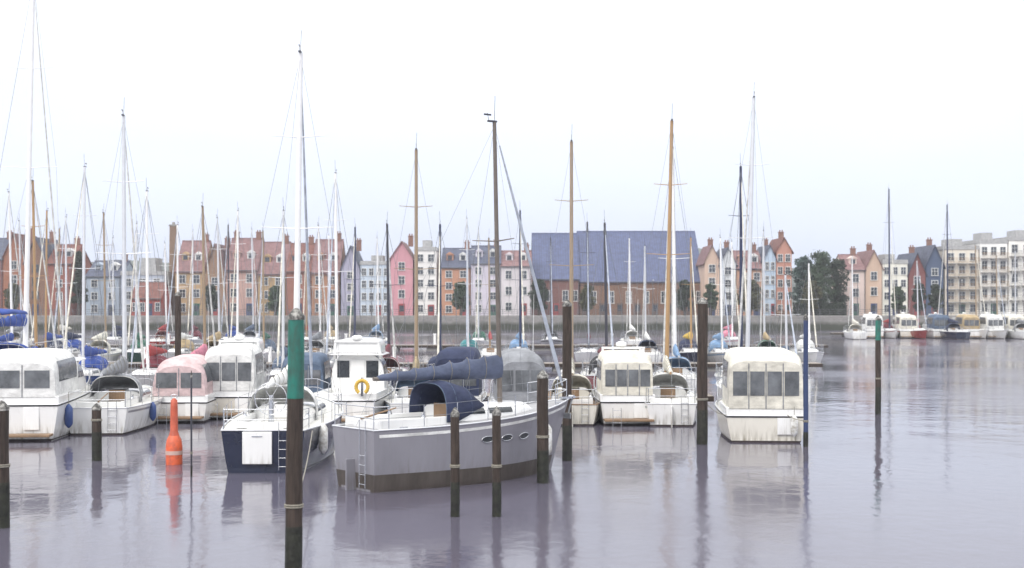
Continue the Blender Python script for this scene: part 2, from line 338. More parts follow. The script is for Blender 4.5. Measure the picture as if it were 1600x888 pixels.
def yacht(x, D, rz, L, B, mastH, hm, label, cover='navy', mastm=None, stripe=None, hood='navy', bimini=None, jib='white', fb=None,
          mastoff=.08, lean=0, deckm=None, boot=None, group='sailing yachts moored in the harbour', far=False, lift=0, wheel=False, boards=None, mr=None, booth=.07, bup=0):
    fb = fb or .11*L; mastm = mastm or ALU; deckm = deckm or DECK
    r = root('sailing_yacht', (WX(x, D), D, lift), rz, label, 'sailboat', group)
    h = Hull(L, B, fb*1.12, fb*.88, rake=.11*L, trw=.72)
    hull_parts(h, r, hm, stripe, deckm, boot or AF, booth)
    # coachroof
    y0, y1 = -.12*L, .27*L; zb = h.z(.5)-.03; hw = B*.30
    tr = Trunk([(y0, hw, zb, .42), (y0+.25*L, hw*.97, zb, .40), (y1-.35, hw*.75, h.z(.72)-.03, .28), (y1, hw*.55, h.z(.77)-.03, .03)], 4)
    cr = tr.shell(MB()).obj('coachroof', GEL if hm is not GELC else GELC, r)
    for sg in (0, 1):
        for (ya, yb) in ((y0+.25, y0+.12*L), (y0+.14*L, y0+.25*L)):
            a0, a1 = tr.ang(.42), tr.ang(.78)
            if sg: a0, a1 = math.pi-a1, math.pi-a0
            tr.patch(MB(), ya, yb, a0, a1).obj('cabin_window', GLASS, cr)
    MB().box((0, y0-.012, zb+.24), (.62, .03, .42)).obj('companionway', boards or TEAK, cr)
    MB().box((0, y0+.35, zb+.445), (.66, .7, .05)).obj('sliding_hatch', GLASS, cr, bevel=.01)
    MB().box((0, y1-.12*L, zb+.36), (.5, .5, .05)).obj('fore_hatch', GLASS, cr, bevel=.01)
    # cockpit
    zc = h.z(.15)-.03; ck = MB(); yc0, yc1 = -.46*L, y0-.02; ln = yc1-yc0
    for sg in (-1, 1):
        ck.box((sg*hw*.95, (yc0+yc1)/2, zc+.13), (.13, ln, .26))
        ck.box((sg*hw*.68, (yc0+yc1)/2, zc+.05), (.34, ln, .06))
    ck.box((0, yc0+.05, zc+.12), (hw*1.85, .1, .22))
    ck.obj('cockpit_coaming', GEL, r, bevel=.02)
    wn_ = MB()
    for sg in (-1, 1): wn_.lathe([(.07, zc+.26), (.055, zc+.31), (.05, zc+.37), (.075, zc+.41)], 12, (sg*hw*.95, yc0+ln*.55))
    wn_.obj('winches', STEEL, r)
    if wheel:
        m = MB(); yw = yc0+ln*.3
        m.cyl((0, yw, zc+.05), (0, yw, zc+.95), .09, .07, 10)
        pts = [(math.cos(2*math.pi*i/20)*.48, yw-.1, zc+.85+math.sin(2*math.pi*i/20)*.48) for i in range(21)]
        m.tube(pts, .016, 6)
        for i in range(3): a = math.pi*i/3; m.cyl((math.cos(a)*.48, yw-.1, zc+.85+math.sin(a)*.48), (-math.cos(a)*.48, yw-.1, zc+.85-math.sin(a)*.48), .01, n=5)
        m.obj('steering_wheel', STEEL, r)
    else:
        MB().cyl((0, yc0-.05, zc+.25), (.12, yc0+1.0, zc+.5), .028, .02, 8).obj('tiller', TEAK, r)
        MB().box((0, -L/2-.06, .25), (.05, .32, 1.15)).obj('rudder', hm, r, bevel=.015)
    # boarding ladder on the transom
    m = MB(); zt = h.z(0)
    for sx in (.42, .72): m.cyl((sx*B/3, -L/2-.05, .1), (sx*B/3, -L/2-.04, zt+.25), .013, n=6)
    for k in range(4): m.cyl((.42*B/3, -L/2-.05, .2+k*.25), (.72*B/3, -L/2-.05, .2+k*.25), .012, n=6)
    m.obj('boarding_ladder', STEEL, r)
    if hood:
        sh = Trunk([(y0-.45, hw*1.05, zb+.0, 1.02), (y0-.1, hw*1.05, zb, 1.08), (y0+.45, hw*.98, zb+.2, .72), (y0+.95, hw*.85, zb+.38, .08)], 3.2)
        so_ = MB(); rings = [[sh.pt(q[0], math.pi*i/18) for i in range(19)] for q in sh.st]; so_.loft(rings, caps=False)
        ho = so_.obj('sprayhood', CV[hood], r, solid=.02)
        fm = MB()
        for yy in (y0-.45, y0-.1, y0+.45): fm.tube([sh.pt(yy, math.pi*i/14, .012) for i in range(15)], .012, 5)
        fm.obj('hood_piping', CV['white' if hood not in ('white', 'cream') else 'grey'] if hood != 'navy' else CV['slate'], ho)
        sh.patch(MB(), y0+.5, y0+.82, R(38), R(142), .012).obj('sprayhood_window', VINYL, ho)
    if bimini:
        yb0, yb1 = yc0+.1, yc0+ln*.75; zt = zc+2.0+bup; m = MB(); rings = []
        for y in (yb0, (yb0+yb1)/2, yb1):
            rings.append([(hw*1.15*math.cos(math.pi*i/12), y, zt-.22+.24*math.sin(math.pi*i/12)**.6+(.05 if y not in (yb0, yb1) else 0)) for i in range(13)])
        m.loft(rings, caps=False); bo = m.obj('bimini', CV[bimini], r, solid=.02)
        m = MB()
        for y in (yb0+.03, yb1-.03):
            for sg in (-1, 1): m.cyl((sg*hw*1.13, y, zt-.2), (sg*hw*1.1, (yb0+yb1)/2, zc+.2), .013, n=6)
        m.obj('bimini_frame', STEEL, bo)
    # rig
    ym = L*mastoff; zm = zb+.3; top = mastH; rr = mr or (.055+.0035*mastH)
    lx = lambda z: lean*(z-zm)
    ms = MB(); ms.cyl((0, ym, zm), (lx(top), ym-.02*top, top), rr, rr*.72, 12)
    mo = ms.obj('mast', mastm, r)
    sp = MB()
    for zf, wd in ((.5, B*.36), (.76, B*.27)) if mastH > 11 else ((.58, B*.34),):
        z = zm+(top-zm)*zf; yy = ym-.02*z
        for sg in (-1, 1): sp.cyl((lx(z), yy, z), (lx(z)+sg*wd, yy-.12, z+.05), .022, .014, 6)
    sp.obj('spreaders', mastm, mo)
    hd = MB().box((lx(top), ym-.02*top-.08, top+.02), (.08, .3, .05)); hd.cyl((lx(top), ym-.02*top, top), (lx(top)+.03, ym-.02*top, top+.75), .008, n=5)
    hd.box((lx(top)+.0, ym-.02*top-.25, top+.2), (.01, .26, .05)); hd.cyl((lx(top), ym-.02*top-.2, top), (lx(top), ym-.02*top-.25, top+.25), .007, n=5)
    hd.obj('masthead_gear', DMAST, mo)
    bz = zm+.85+bup; yb = yc0+.35 if mastH < 14 else yc0+ln*.35
    MB().cyl((0, ym-.1, bz), (0, yb, bz+.05), .055, n=8).obj('boom', mastm, r)
    rings = []
    for i in range(29):
        t = i/28; y = ym+.02-(ym-yb-.1)*t; hh = (.42*(1-t)**1.2+.16)**(1.05-.17*(i % 4 == 0)+.04*math.sin(i*5.1+x)); ww = .15*(1-t*.35)*(1.05-.15*(i % 4 == 0))
        if i == 28: hh *= .5; ww *= .5
        rings.append([(ww*math.cos(a)*(1-.35*max(0, math.sin(a))), y, bz+.02+hh*.42+hh*.62*math.sin(a)) for a in [2*math.pi*k/12 for k in range(12)]])
    sc_ = MB().loft(rings, closed=True).obj('sail_cover', CV[cover], r)
    if not far:
        m = MB()
        for i in range(4, 28, 4): q = [(p[0]*1.05, p[1], bz+(p[2]-bz)*1.02+.003) for p in rings[i]]; m.tube(q+[q[0]], .009, 4)
        m.obj('lashings', ROPE, sc_)
    wr = .005 if not far else .011
    st = MB(); bow = (0, L/2-.12, h.z(.98)+.03); hp = (lx(top), ym-.02*top, top-.1)
    st.cyl(bow, hp, wr, n=4); st.obj('forestay', WIRE, r)
    MB().tube([hp, (0, -L/2+.1, zc+.05)], wr, 4).obj('backstay', WIRE, r)
    for sg in (-1, 1):
        z2 = zm+(top-zm)*(.76 if mastH > 11 else .58); z1 = zm+(top-zm)*.5; wd = B*.34
        cp = (sg*(h.b(.55)-.08), ym-.15, h.z(.55))
        s_ = MB(); s_.tube([hp, (lx(z1)+sg*wd, ym-.02*z1-.12, z1), cp], wr, 4)
        s_.cyl((lx(z1), ym-.02*z1, z1-.05), (cp[0], cp[1]-.3, cp[2]), wr, n=4)
        s_.obj('shroud', WIRE, r)
    if jib:
        b_ = Vector(bow); q = Vector(hp); m = MB()
        pts = [b_.lerp(q, k) for k in (.05, .12, .4, .75, .93)]; rs = (.03, .06, .05, .035, .02)
        for k in range(4): m.cyl(pts[k], pts[k+1], rs[k], rs[k+1], 8)
        m.obj('furled_jib', CV[jib], r)
    guardrails(h, r, far=far)
    return r, h

def cruiser(x, D, rz, L, B, fb, hm, label, canopy='cream', topm=None, stripe=None, ch=1.9, cabh=1.35, fly=False, arch=True,
            group='motor cruisers moored in the harbour', platform=True, door=True, aerial=True, cp=6, boot=None, canwin=True, canp=5.5, panes=3):
    topm = topm or GEL
    r = root('motor_cruiser', (WX(x, D), D, 0), rz, label, 'motorboat', group)
    h = Hull(L, B, fb*1.35, fb, rake=.13*L, trw=.92, wlr=.86, sheer=.06)
    hull_parts(h, r, hm, stripe, DECK, boot or AF)
    h.band(MB(), lambda t: h.z(t)-.06, lambda t: h.z(t)-.01, .022, 0, .99).obj('rubbing_strake', RUB, r)
    ys, yw, yf = -.08*L, .12*L, .36*L; z0 = h.z(.3)-.04; hw = B*.41
    tr = Trunk([(ys, hw, z0, cabh), (yw-.1, hw*.96, z0, cabh), (yw+.12*L, hw*.84, z0+.08, cabh*.48), (yf-.2, hw*.55, z0+.22, .26), (yf, hw*.38, z0+.28, .04)], cp, 22)
    cb = tr.shell(MB()).obj('cabin', topm, r)
    a0, a1 = tr.ang(.50), tr.ang(.86)
    for sg in (0, 1):
        q0, q1 = (a0, a1) if not sg else (math.pi-a1, math.pi-a0)
        mid = (ys+yw)/2
        tr.patch(MB(), ys+.18, mid-.05, q0, q1).obj('side_window', GLASS, cb)
        tr.patch(MB(), mid+.05, yw-.2, q0, q1).obj('side_window', GLASS, cb)
    tr.patch(MB(), yw, yw+.1*L, R(38), R(142), .014).obj('windscreen', GLASS, cb)
    # wheelhouse back: door and two windows
    for sx in (-1, 1): MB().box((sx*hw*.55, ys-.01, z0+cabh*.63), (hw*.46, .03, cabh*.42)).obj('rear_window', GLASS, cb)
    MB().box((0, ys-.015, z0+cabh*.45), (hw*.5, .035, cabh*.85)).obj('cabin_door', topm, cb, bevel=.01)
    # hard top lip
    rp = Trunk([(ys-.45, hw*1.02, z0+cabh-.02, .09), (yw+.1, hw*.98, z0+cabh-.02, .11), (yw+.25, hw*.9, z0+cabh-.03, .05)], 3)
    rf = rp.shell(MB()).obj('roof', topm, cb)
    if arch:
        m = MB(); ya = ys+.1; zt = z0+cabh
        m.loft([[(sx*hw*.92, ya-.25+.1*k, zt-.2+.0*k), (sx*hw*.92, ya+.15, zt-.2), (sx*hw*.85, ya-.15, zt+.55), (sx*hw*.85, ya-.4, zt+.55)] for sx in (-1, -.9) for k in (0,)], closed=True)
        m.loft([[(sx*hw*.92, ya-.25, zt-.2), (sx*hw*.92, ya+.15, zt-.2), (sx*hw*.85, ya-.15, zt+.55), (sx*hw*.85, ya-.4, zt+.55)] for sx in (.9, 1)], closed=True)
        m.box((0, ya-.275, zt+.55), (hw*1.72, .27, .09)); ar = m.obj('radar_arch', topm, r, bevel=.02)
        MB().lathe([(.02, zt+.59), (.22, zt+.62), (.23, zt+.76), (.12, zt+.82)], 16, (0, ya-.27)).obj('radar_dome', GEL, ar)
    if aerial:
        m = MB(); m.cyl((hw*.7, ys, z0+cabh), (hw*.72, ys-.3, z0+cabh+2.6), .013, .006, 5); m.obj('aerial', WMAST, r)
    if fly:
        fy = Trunk([(ys-.2, hw*.9, z0+cabh+.08, .55), (yw-.1, hw*.85, z0+cabh+.08, .62), (yw+.15, hw*.6, z0+cabh+.08, .2)], 5)
        fo = fy.shell(MB()).obj('flybridge', topm, r); fy.patch(MB(), yw-.35, yw-.1, R(40), R(140), .014).obj('flybridge_screen', GLASS, fo)
    # cockpit sides / coaming
    zc = h.z(.1); m = MB(); yc0 = -L/2+.12; ln = ys-yc0
    for sg in (-1, 1): m.box((sg*(B*.44), yc0+ln/2, zc+.12), (.16, ln, .3))
    m.box((0, yc0+.05, zc+.12), (B*.88, .14, .3)); m.obj('cockpit_coaming', topm, r, bevel=.03)
    if canopy:
        ct = Trunk([(yc0-.02, B*.43, zc+.2, ch-.35), (yc0+.3, B*.44, zc+.2, ch), (ys-.2, B*.43, zc+.2, ch+.06), (ys+.12, B*.42, zc+.2, ch)], canp, 22)
        co = ct.shell(MB()).obj('canopy', CV[canopy], r)
        if canwin:
            b0, b1 = ct.ang(.35), ct.ang(.8)
            for sg in (0, 1):
                q0, q1 = (b0, b1) if not sg else (math.pi-b1, math.pi-b0)
                ct.patch(MB(), yc0+.4, ys-.3, q0, q1).obj('canopy_window', VINYL, co)
            wv = B*.43*2/panes
            for k in [q-(panes-1)/2 for q in range(panes)]:
                MB().box((k*wv*.93, yc0-.032, zc+.2+(ch-.35)*.54), (wv*.78, .02, (ch-.35)*.5)).obj('canopy_window', VINYL, co)
        sm_ = MB()
        for k in [q-(panes-2)/2 for q in range(panes-1)]: sm_.box((k*B*.86/panes*.93, yc0-.03, zc+.2+(ch-.4)*.5), (.035, .016, ch-.45))
        sm_.obj('canopy_zips', CV['grey'], co)
    if platform:
        MB().box((0, -L/2-.32, .24), (B*.84, .62, .09)).obj('swim_platform', TEAK, r, bevel=.02)
        m = MB()
        for sx in (-.28, -.14): m.cyl((sx*B, -L/2-.64, -.25), (sx*B, -L/2-.6, .75), .014, n=6)
        for k in range(4): m.cyl((-.28*B, -L/2-.63, -.1+k*.25), (-.14*B, -L/2-.63, -.1+k*.25), .012, n=6)
        m.obj('boarding_ladder', STEEL, r)
    if door: MB().box((.22*B, -L/2-.012+.02, h.z(0)*.62), (.55, .05, h.z(0)*.62)).obj('transom_door', topm, r, bevel=.01)
    # bow rail
    m = MB(); n = 9
    for sg in (-1, 1):
        pts = []
        for i in range(n):
            t = .45+(.985-.45)*i/(n-1); p = gradpts(h, t, .08); hh = .25+.4*min(1, i/3)
            pts.append((sg*p[0], p[1], p[2]+hh)); m.cyl((sg*p[0], p[1], p[2]-.02), pts[-1], .012, n=5)
        m.tube(pts, .014, 5)
    m.obj('bow_rail', STEEL, r)
    return r, h

# ------------------------------------------------------------------ setting: water, quay, ground, hill
def water():
    m = bpy.data.materials.new('harbour_water'); m.use_nodes = True; n = m.node_tree.nodes; l = m.node_tree.links
    b = n['Principled BSDF']; b.inputs['Base Color'].default_value = (.10, .092, .125, 1)
    b.inputs['Roughness'].default_value = .07; b.inputs['IOR'].default_value = 1.33; b.inputs['Specular IOR Level'].default_value = .62
    g = n.new('ShaderNodeTexCoord'); prev = None
    for (sc, sx, sy, st, dist, det) in ((.22, 1, 1.0, .4, .09, 3), (1.2, 1, .7, .38, .03, 3), (5, 1, .8, .30, .008, 3)):
        mpp = n.new('ShaderNodeMapping'); mpp.inputs['Scale'].default_value = (sx, sy, 1); mpp.inputs['Rotation'].default_value = (0, 0, sc)
        l.new(g.outputs['Object'], mpp.inputs[0])
        t = n.new('ShaderNodeTexNoise'); t.inputs['Scale'].default_value = sc; t.inputs['Detail'].default_value = det; t.inputs['Distortion'].default_value = .4
        l.new(mpp.outputs[0], t.inputs[0])
        bp = n.new('ShaderNodeBump'); bp.inputs['Strength'].default_value = st; bp.inputs['Distance'].default_value = dist
        l.new(t.outputs['Fac'], bp.inputs['Height'])
        if prev: l.new(prev.outputs[0], bp.inputs['Normal'])
        prev = bp
    l.new(prev.outputs[0], b.inputs['Normal'])
    t = n.new('ShaderNodeTexNoise'); t.inputs['Scale'].default_value = .045; t.inputs['Detail'].default_value = 4; l.new(g.outputs['Object'], t.inputs[0])
    q = n.new('ShaderNodeMapRange'); q.inputs['From Min'].default_value = .4; q.inputs['From Max'].default_value = .62; q.inputs['To Min'].default_value = .05; q.inputs['To Max'].default_value = .19
    l.new(t.outputs['Fac'], q.inputs[0]); l.new(q.outputs[0], b.inputs['Roughness'])
    o = MB().add([(-900, -60, 0), (900, -60, 0), (900, 262, 0), (-900, 262, 0)], [(0, 1, 2, 3)]).obj('water', m)
    tag(o, kind='structure')
water()
QY, QZ = 240.0, 2.3
STONE = brickmat('quay_stone', (.25, .24, .23), (.16, .15, .14), 1.2)
q = MB().box((0, QY+9, QZ/2-1.5), (1700, 18, QZ+3)).obj('quay', STONE); tag(q, kind='structure')
def tide(m):
    n = m.node_tree.nodes; l = m.node_tree.links; b = n['Principled BSDF']; t = n.new('ShaderNodeNewGeometry'); sp = n.new('ShaderNodeSeparateXYZ')
    l.new(t.outputs['Position'], sp.inputs[0]); nn = n.new('ShaderNodeTexNoise'); nn.inputs['Scale'].default_value = .5; l.new(t.outputs['Position'], nn.inputs[0])
    ad = n.new('ShaderNodeMath'); ad.operation = 'ADD'; l.new(sp.outputs['Z'], ad.inputs[0]); l.new(nn.outputs['Fac'], ad.inputs[1])
    cr = n.new('ShaderNodeValToRGB'); cr.color_ramp.elements[0].position = .45; cr.color_ramp.elements[1].position = .65
    sc = n.new('ShaderNodeMath'); sc.operation = 'MULTIPLY'; sc.inputs[1].default_value = .33; l.new(ad.outputs[0], sc.inputs[0]); l.new(sc.outputs[0], cr.inputs[0])
    mm = n.new('ShaderNodeMix'); mm.data_type = 'RGBA'; mm.inputs[6].default_value = (.045, .05, .035, 1)
    l.new(cr.outputs[0], mm.inputs[0]); l.new(b.inputs['Base Color'].links[0].from_socket, mm.inputs[7]); l.new(mm.outputs[2], b.inputs['Base Color'])
tide(STONE)
q = MB().box((0, QY+.3, QZ+.08), (1700, .6, .16)).obj('quay_kerb', CONC); tag(q, kind='structure')
GRND = mat('ground_paving', (.24, .23, .22), .9, var=.2, scale=.2)
q = MB().add([(-1700, QY+.6, QZ+.01), (1700, QY+.6, QZ+.01), (2600, 3200, QZ+.01), (-2600, 3200, QZ+.01)], [(0, 1, 2, 3)]).obj('ground', GRND); tag(q, kind='structure')
HILLM = mat('hill_woodland', (.05, .075, .05), .95, var=.5, scale=.02, bump=1, bscale=.08)
hv, hf = [], []
NX, NY = 90, 8
for j in range(NY+1):
    for i in range(NX+1):
        X = -900+1800*i/NX; t = j/NY
        hgt = 26+9*math.sin(X*.006+1)+6*math.sin(X*.017)+3*math.sin(X*.05+2)+random.uniform(-1.2, 1.2)
        hgt *= 1-.4*max(0, min(1, (X-60)/250))
        hv.append((X, 760+260*t, QZ+hgt*math.sin(min(1, t*1.3)*math.pi/2)))
for j in range(NY):
    for i in range(NX): a = j*(NX+1)+i; hf.append((a, a+1, a+NX+2, a+NX+1))
q = MB().add(hv, hf, True).obj('hills', HILLM); tag(q, kind='structure')

# ------------------------------------------------------------------ buildings on the far quay
WFR = mat('window_frame_white', (.72, .72, .70), .5); WFD = mat('window_frame_dark', (.10, .10, .11), .5)
PANE = mat('house_glass', (.045, .055, .07), .08, var=.3, scale=.3, spec=.8)
SLATE = stripemat('roof_slate', (.085, .10, .16), 3, 'Z', .6, .6)
BLUEROOF = stripemat('roof_blue_grey_sheet', (.075, .10, .215), 2.2, 'X', .8, .5)
TILE = stripemat('roof_red_tile', (.24, .10, .08), 3.4, 'Z', .8, .8)
TILEP = stripemat('roof_rose_tile', (.29, .165, .165), 3.4, 'Z', .8, .8)
LEAD = mat('roof_flat_felt', (.42, .42, .42), .9, var=.2)
CAPS = {'slate': SLATE, 'blue': BLUEROOF, 'tile': TILE, 'rose': TILEP, 'flat': LEAD}
def wallmat(name, col, brick=False):
    return brickmat('brick_'+name, col) if brick else mat('render_'+name, col, .85, var=.1, scale=.5, bump=.2, bscale=10, stretch=(1, 1, .4))
def building(x0, x1, yr, ye, wm, roof, label, D=256, depth=12, floors=3, cols=None, name='town_house', cat='house', gable='x', frame=WFR,
             balcony=False, chim=1, shop=None, group='buildings along the far quay', win=(1.15, 1.5), plinth=None):
    X0, X1 = WX(x0, D), WX(x1, D); wd = X1-X0; zr = WZ(yr, D)-QZ; ze = WZ(ye, D)-QZ
    r = root(name, ((X0+X1)/2, D, QZ), 0, label, cat, group)
    hw = wd/2
    m = MB(); m.box((0, depth/2, ze/2), (wd, depth, ze))
    if roof != 'flat' and gable == 'y':
        m.add([(-hw, 0, ze), (hw, 0, ze), (0, 0, zr), (-hw, depth, ze), (hw, depth, ze), (0, depth, zr)], [(0, 1, 2), (4, 3, 5)])
    elif roof != 'flat':
        m.add([(-hw, 0, ze), (-hw, depth, ze), (-hw, depth/2, zr), (hw, 0, ze), (hw, depth, ze), (hw, depth/2, zr)], [(1, 0, 2), (3, 4, 5)])
    m.obj('wall', wm, r)
    rm = CAPS[roof]; m = MB(); o_ = .35; th = .18
    if roof == 'flat':
        m.box((0, depth/2, ze+.1), (wd+.3, depth+.3, .2)); m.box((0, -.02, ze+.45), (wd+.1, .25, .5)); m.box((-hw+.1, depth/2, ze+.45), (.25, depth, .5)); m.box((hw-.1, depth/2, ze+.45), (.25, depth, .5))
        m.box((0, depth*.5, ze+.2+(zr-ze)/2), (wd*.4, depth*.4, max(.3, zr-ze)))
    elif gable == 'y':
        sl_ = (zr-ze)/hw
        for sg in (-1, 1):
            a = (sg*(hw+o_), ze-o_*sl_); 
            m.add([(a[0], -o_, a[1]), (0, -o_, zr), (0, depth+o_, zr), (a[0], depth+o_, a[1]), (a[0], -o_, a[1]+th), (0, -o_, zr+th), (0, depth+o_, zr+th), (a[0], depth+o_, a[1]+th)],
                  [(0, 1, 2, 3), (7, 6, 5, 4), (0, 4, 5, 1), (3, 2, 6, 7), (0, 3, 7, 4)])
    else:
        sl_ = (zr-ze)/(depth/2)
        for sg in (-1, 1):
            ya = depth/2+sg*(depth/2+o_); za = ze-o_*sl_; e_ = .12
            m.add([(-hw-e_, ya, za), (hw+e_, ya, za), (hw+e_, depth/2, zr), (-hw-e_, depth/2, zr), (-hw-e_, ya, za+th), (hw+e_, ya, za+th), (hw+e_, depth/2, zr+th), (-hw-e_, depth/2, zr+th)],
                  [(0, 1, 2, 3), (7, 6, 5, 4), (0, 4, 5, 1), (0, 3, 7, 4), (1, 5, 6, 2)])
        m.cyl((-hw-.12, depth/2, zr+th), (hw+.12, depth/2, zr+th), .12, n=6)
    ro = m.obj('roof', rm, r)
    for k in range(chim):
        cx = (hw-.8)*(1 if k == 0 else -1)
        if roof == 'flat': cx *= .6
        c_ = MB().box((cx, depth*.5, zr+.3), (.9, .7, 1.9)); c_.box((cx, depth*.5, zr+1.3), (1.05, .85, .15))
        for dx in (-.22, .22): c_.cyl((cx+dx, depth*.5, zr+1.35), (cx+dx, depth*.5, zr+1.75), .13, .11, 8)
        c_.obj('chimney', BR, ro)
    if gable == 'x' and roof != 'flat' and 3 < wd < 9 and floors > 2:
        sl_ = (zr-ze)/(depth/2); nd = 2 if wd > 4.5 else 1
        for k in range(nd):
            dx = 0 if nd == 1 else (k-.5)*wd*.46; zb_ = ze+.35*(zr-ze); yb_ = .35*depth/2; dh = 1.15; dd = 1.9
            d_ = MB().box((dx, yb_+dd/2-.1, zb_+dh/2), (1.3, dd, dh)); d_.add([(dx-.8, yb_-.25, zb_+dh), (dx+.8, yb_-.25, zb_+dh), (dx, yb_-.25, zb_+dh+.55), (dx-.8, yb_+2.2, zb_+dh), (dx+.8, yb_+2.2, zb_+dh), (dx, yb_+2.2, zb_+dh+.55)], [(0, 1, 2), (0, 2, 5, 3), (1, 4, 5, 2), (0, 3, 4, 1)])
            do = d_.obj('dormer', frame if k % 2 else wm, ro); MB().box((dx, yb_-.12, zb_+dh*.52), (.8, .06, .8)).obj('dormer_window', PANE, ro)
    cols = cols or max(1, int(wd/2.3)); fh = (ze-.3)/floors
    for fl in range(floors):
        for c in range(cols):
            cx = -hw+wd*(c+.5)/cols; cz = fl*fh+fh*.56; ww, wh = min(win[0], wd/cols*.62), min(win[1], fh*.58)
            if fl == 0:
                if shop and c % 2 == 0 or (not shop and c == cols//2):
                    ww2 = ww if not shop else wd/cols*.7; hh = min(2.2, fh*.85)
                    d_ = MB().box((cx, -.03, hh/2), (ww2, .1, hh)).obj('door' if not shop else 'shop_front', shop or DOORM[(c+int(x0)) % 3], r)
                    MB().box((cx, -.095, hh*.6), (ww2*.7, .03, hh*.5)).obj('pane', PANE, d_); continue
            f_ = MB(); t_ = .09
            f_.box((cx-ww/2, -.04, cz), (t_, .12, wh)); f_.box((cx+ww/2, -.04, cz), (t_, .12, wh))
            f_.box((cx, -.04, cz+wh/2), (ww+t_, .125, t_)); f_.box((cx, -.06, cz-wh/2-.03), (ww+t_*2.6, .2, t_)); f_.box((cx, -.035, cz), (.05, .09, wh)); f_.box((cx, -.033, cz+.1), (ww, .085, .05))
            w_ = f_.obj('window', frame, r)
            MB().box((cx, -.012, cz), (ww-.02, .03, wh-.02)).obj('pane', PANE, w_)
            if balcony and fl > 0:
                bm_ = MB(); bz = fl*fh+.05
                bm_.box((cx, -.65, bz), (wd/cols*.86, 1.3, .16))
                bo = bm_.obj('balcony', CONC, r)
                bm_ = MB(); bw = wd/cols*.43
                for q in range(9): bm_.cyl((cx-bw+bw*2*q/8, -1.26, bz+.08), (cx-bw+bw*2*q/8, -1.26, bz+1.0), .022, n=4)
                bm_.box((cx, -1.26, bz+1.02), (bw*2, .06, .05)); bm_.obj('railing', WFD if balcony == 'dark' else TANW, bo)
    if gable == 'x' and roof != 'flat':
        g = MB().cyl((-hw, -.36, ze-.1), (hw, -.36, ze-.1), .07, n=6); g.cyl((hw-.15, -.08, .1), (hw-.15, -.08, ze-.1), .05, n=6); g.obj('gutter', WFD, r)
    if plinth: MB().box((0, -.06, .45), (wd+.02, .12, .9)).obj('plinth', plinth, r)
    return r
BR = brickmat('brick_chimney', (.22, .10, .07))
TANW = mat('timber_tan', (.42, .27, .14), .7, var=.2)
DOORM = [mat('door_navy', (.03, .05, .13), .4), mat('door_red', (.28, .04, .04), .4), mat('door_green', (.03, .11, .08), .4)]
bri = lambda n_, c: wallmat(n_, c, True)
building(-75, 4, 372, 405, bri('dark_red', (.23, .07, .05)), 'slate', 'dark red brick terrace house with slate roof at the left edge', floors=4)
building(5, 38, 366, 402, bri('rust', (.30, .11, .055)), 'tile', 'rust brick house with red tiled roof left of the brown gabled one', floors=4, gable='y')
building(39, 72, 372, 408, bri('umber', (.20, .10, .06)), 'slate', 'umber brick gabled warehouse between two rust coloured houses', floors=4, gable='y', frame=WFD, name='warehouse', cat='warehouse')
building(73, 112, 382, 412, bri('oxblood', (.26, .075, .05)), 'tile', 'oxblood brick house with tiled roof beside the dark evergreen', floors=4)
building(134, 188, 408, 432, wallmat('blue_grey', (.36, .42, .50)), 'slate', 'blue grey rendered house right of the dark evergreen', floors=3)
building(189, 256, 404, 430, wallmat('pale_slate', (.42, .46, .54)), 'flat', 'flat roofed pale slate block behind the red boathouse', floors=3, name='office_block', cat='building', chim=0)
building(205, 252, 443, 466, wallmat('barn_red', (.32, .06, .045)), 'tile', 'low red boathouse standing in front of the pale slate block', D=246, depth=7, floors=1, name='boathouse', cat='boathouse', chim=0, cols=4, gable='x')
building(274, 318, 376, 424, wallmat('ochre', (.44, .30, .17)), 'rose', 'ochre house with rose tiled roof right of the brick chimney stack', floors=3)
building(319, 352, 382, 428, bri('brown', (.26, .15, .09)), 'rose', 'brown brick house with rose tiled roof and lone gable between ochre fronts', floors=3, gable='y')
building(353, 402, 372, 422, wallmat('dust_pink', (.46, .30, .26)), 'rose', 'dusty pink fronted house with tall rose tiled roof', floors=3, chim=2)
building(403, 446, 378, 428, wallmat('mustard', (.38, .26, .14)), 'rose', 'mustard yellow house with rose tiled roof left of the white tall mast', floors=3)
building(447, 486, 380, 424, bri('red_brown', (.28, .11, .08)), 'tile', 'red brown brick house behind the green topped pile', floors=3)
building(487, 530, 374, 426, wallmat('sienna', (.36, .19, .12)), 'rose', 'sienna fronted house with rose roof left of the lilac house', floors=3)
building(533, 562, 385, 420, wallmat('lilac', (.36, .35, .45)), 'slate', 'narrow lilac house with steep slate gable', floors=4, gable='y')
building(563, 609, 400, 414, wallmat('ice_blue', (.50, .57, .66)), 'flat', 'ice blue flat roofed block left of the pink gabled house', floors=4, name='office_block', cat='building', chim=0, cols=4, frame=WFR)
building(610, 645, 378, 404, wallmat('rose_pink', (.55, .27, .31)), 'rose', 'rose pink gabled house left of the narrow white house', floors=4, gable='y')
building(648, 682, 376, 392, wallmat('white_narrow', (.74, .72, .70)), 'flat', 'narrow white house right of the rose pink one', floors=5, cols=2, chim=0)
building(690, 735, 388, 418, bri('salmon_brick', (.48, .23, .14)), 'slate', 'salmon brick house with slate roof right of the narrow white one', floors=4)
building(736, 782, 384, 412, wallmat('pale_lilac', (.58, .54, .62)), 'slate', 'pale lilac house with dark slate roof behind the grey yacht mast', floors=4)
building(783, 830, 392, 416, wallmat('mauve_white', (.62, .58, .60)), 'rose', 'mauve white house with rose roof left of the long blue roofed shed', floors=3)
building(833, 905, 362, 436, bri('plum', (.16, .06, .05)), 'blue', 'plum brick harbour shed with high blue grey sheet roof', D=262, depth=22, floors=1, cols=5, name='harbour_shed', cat='warehouse', chim=0, win=(1.8, 2.0))
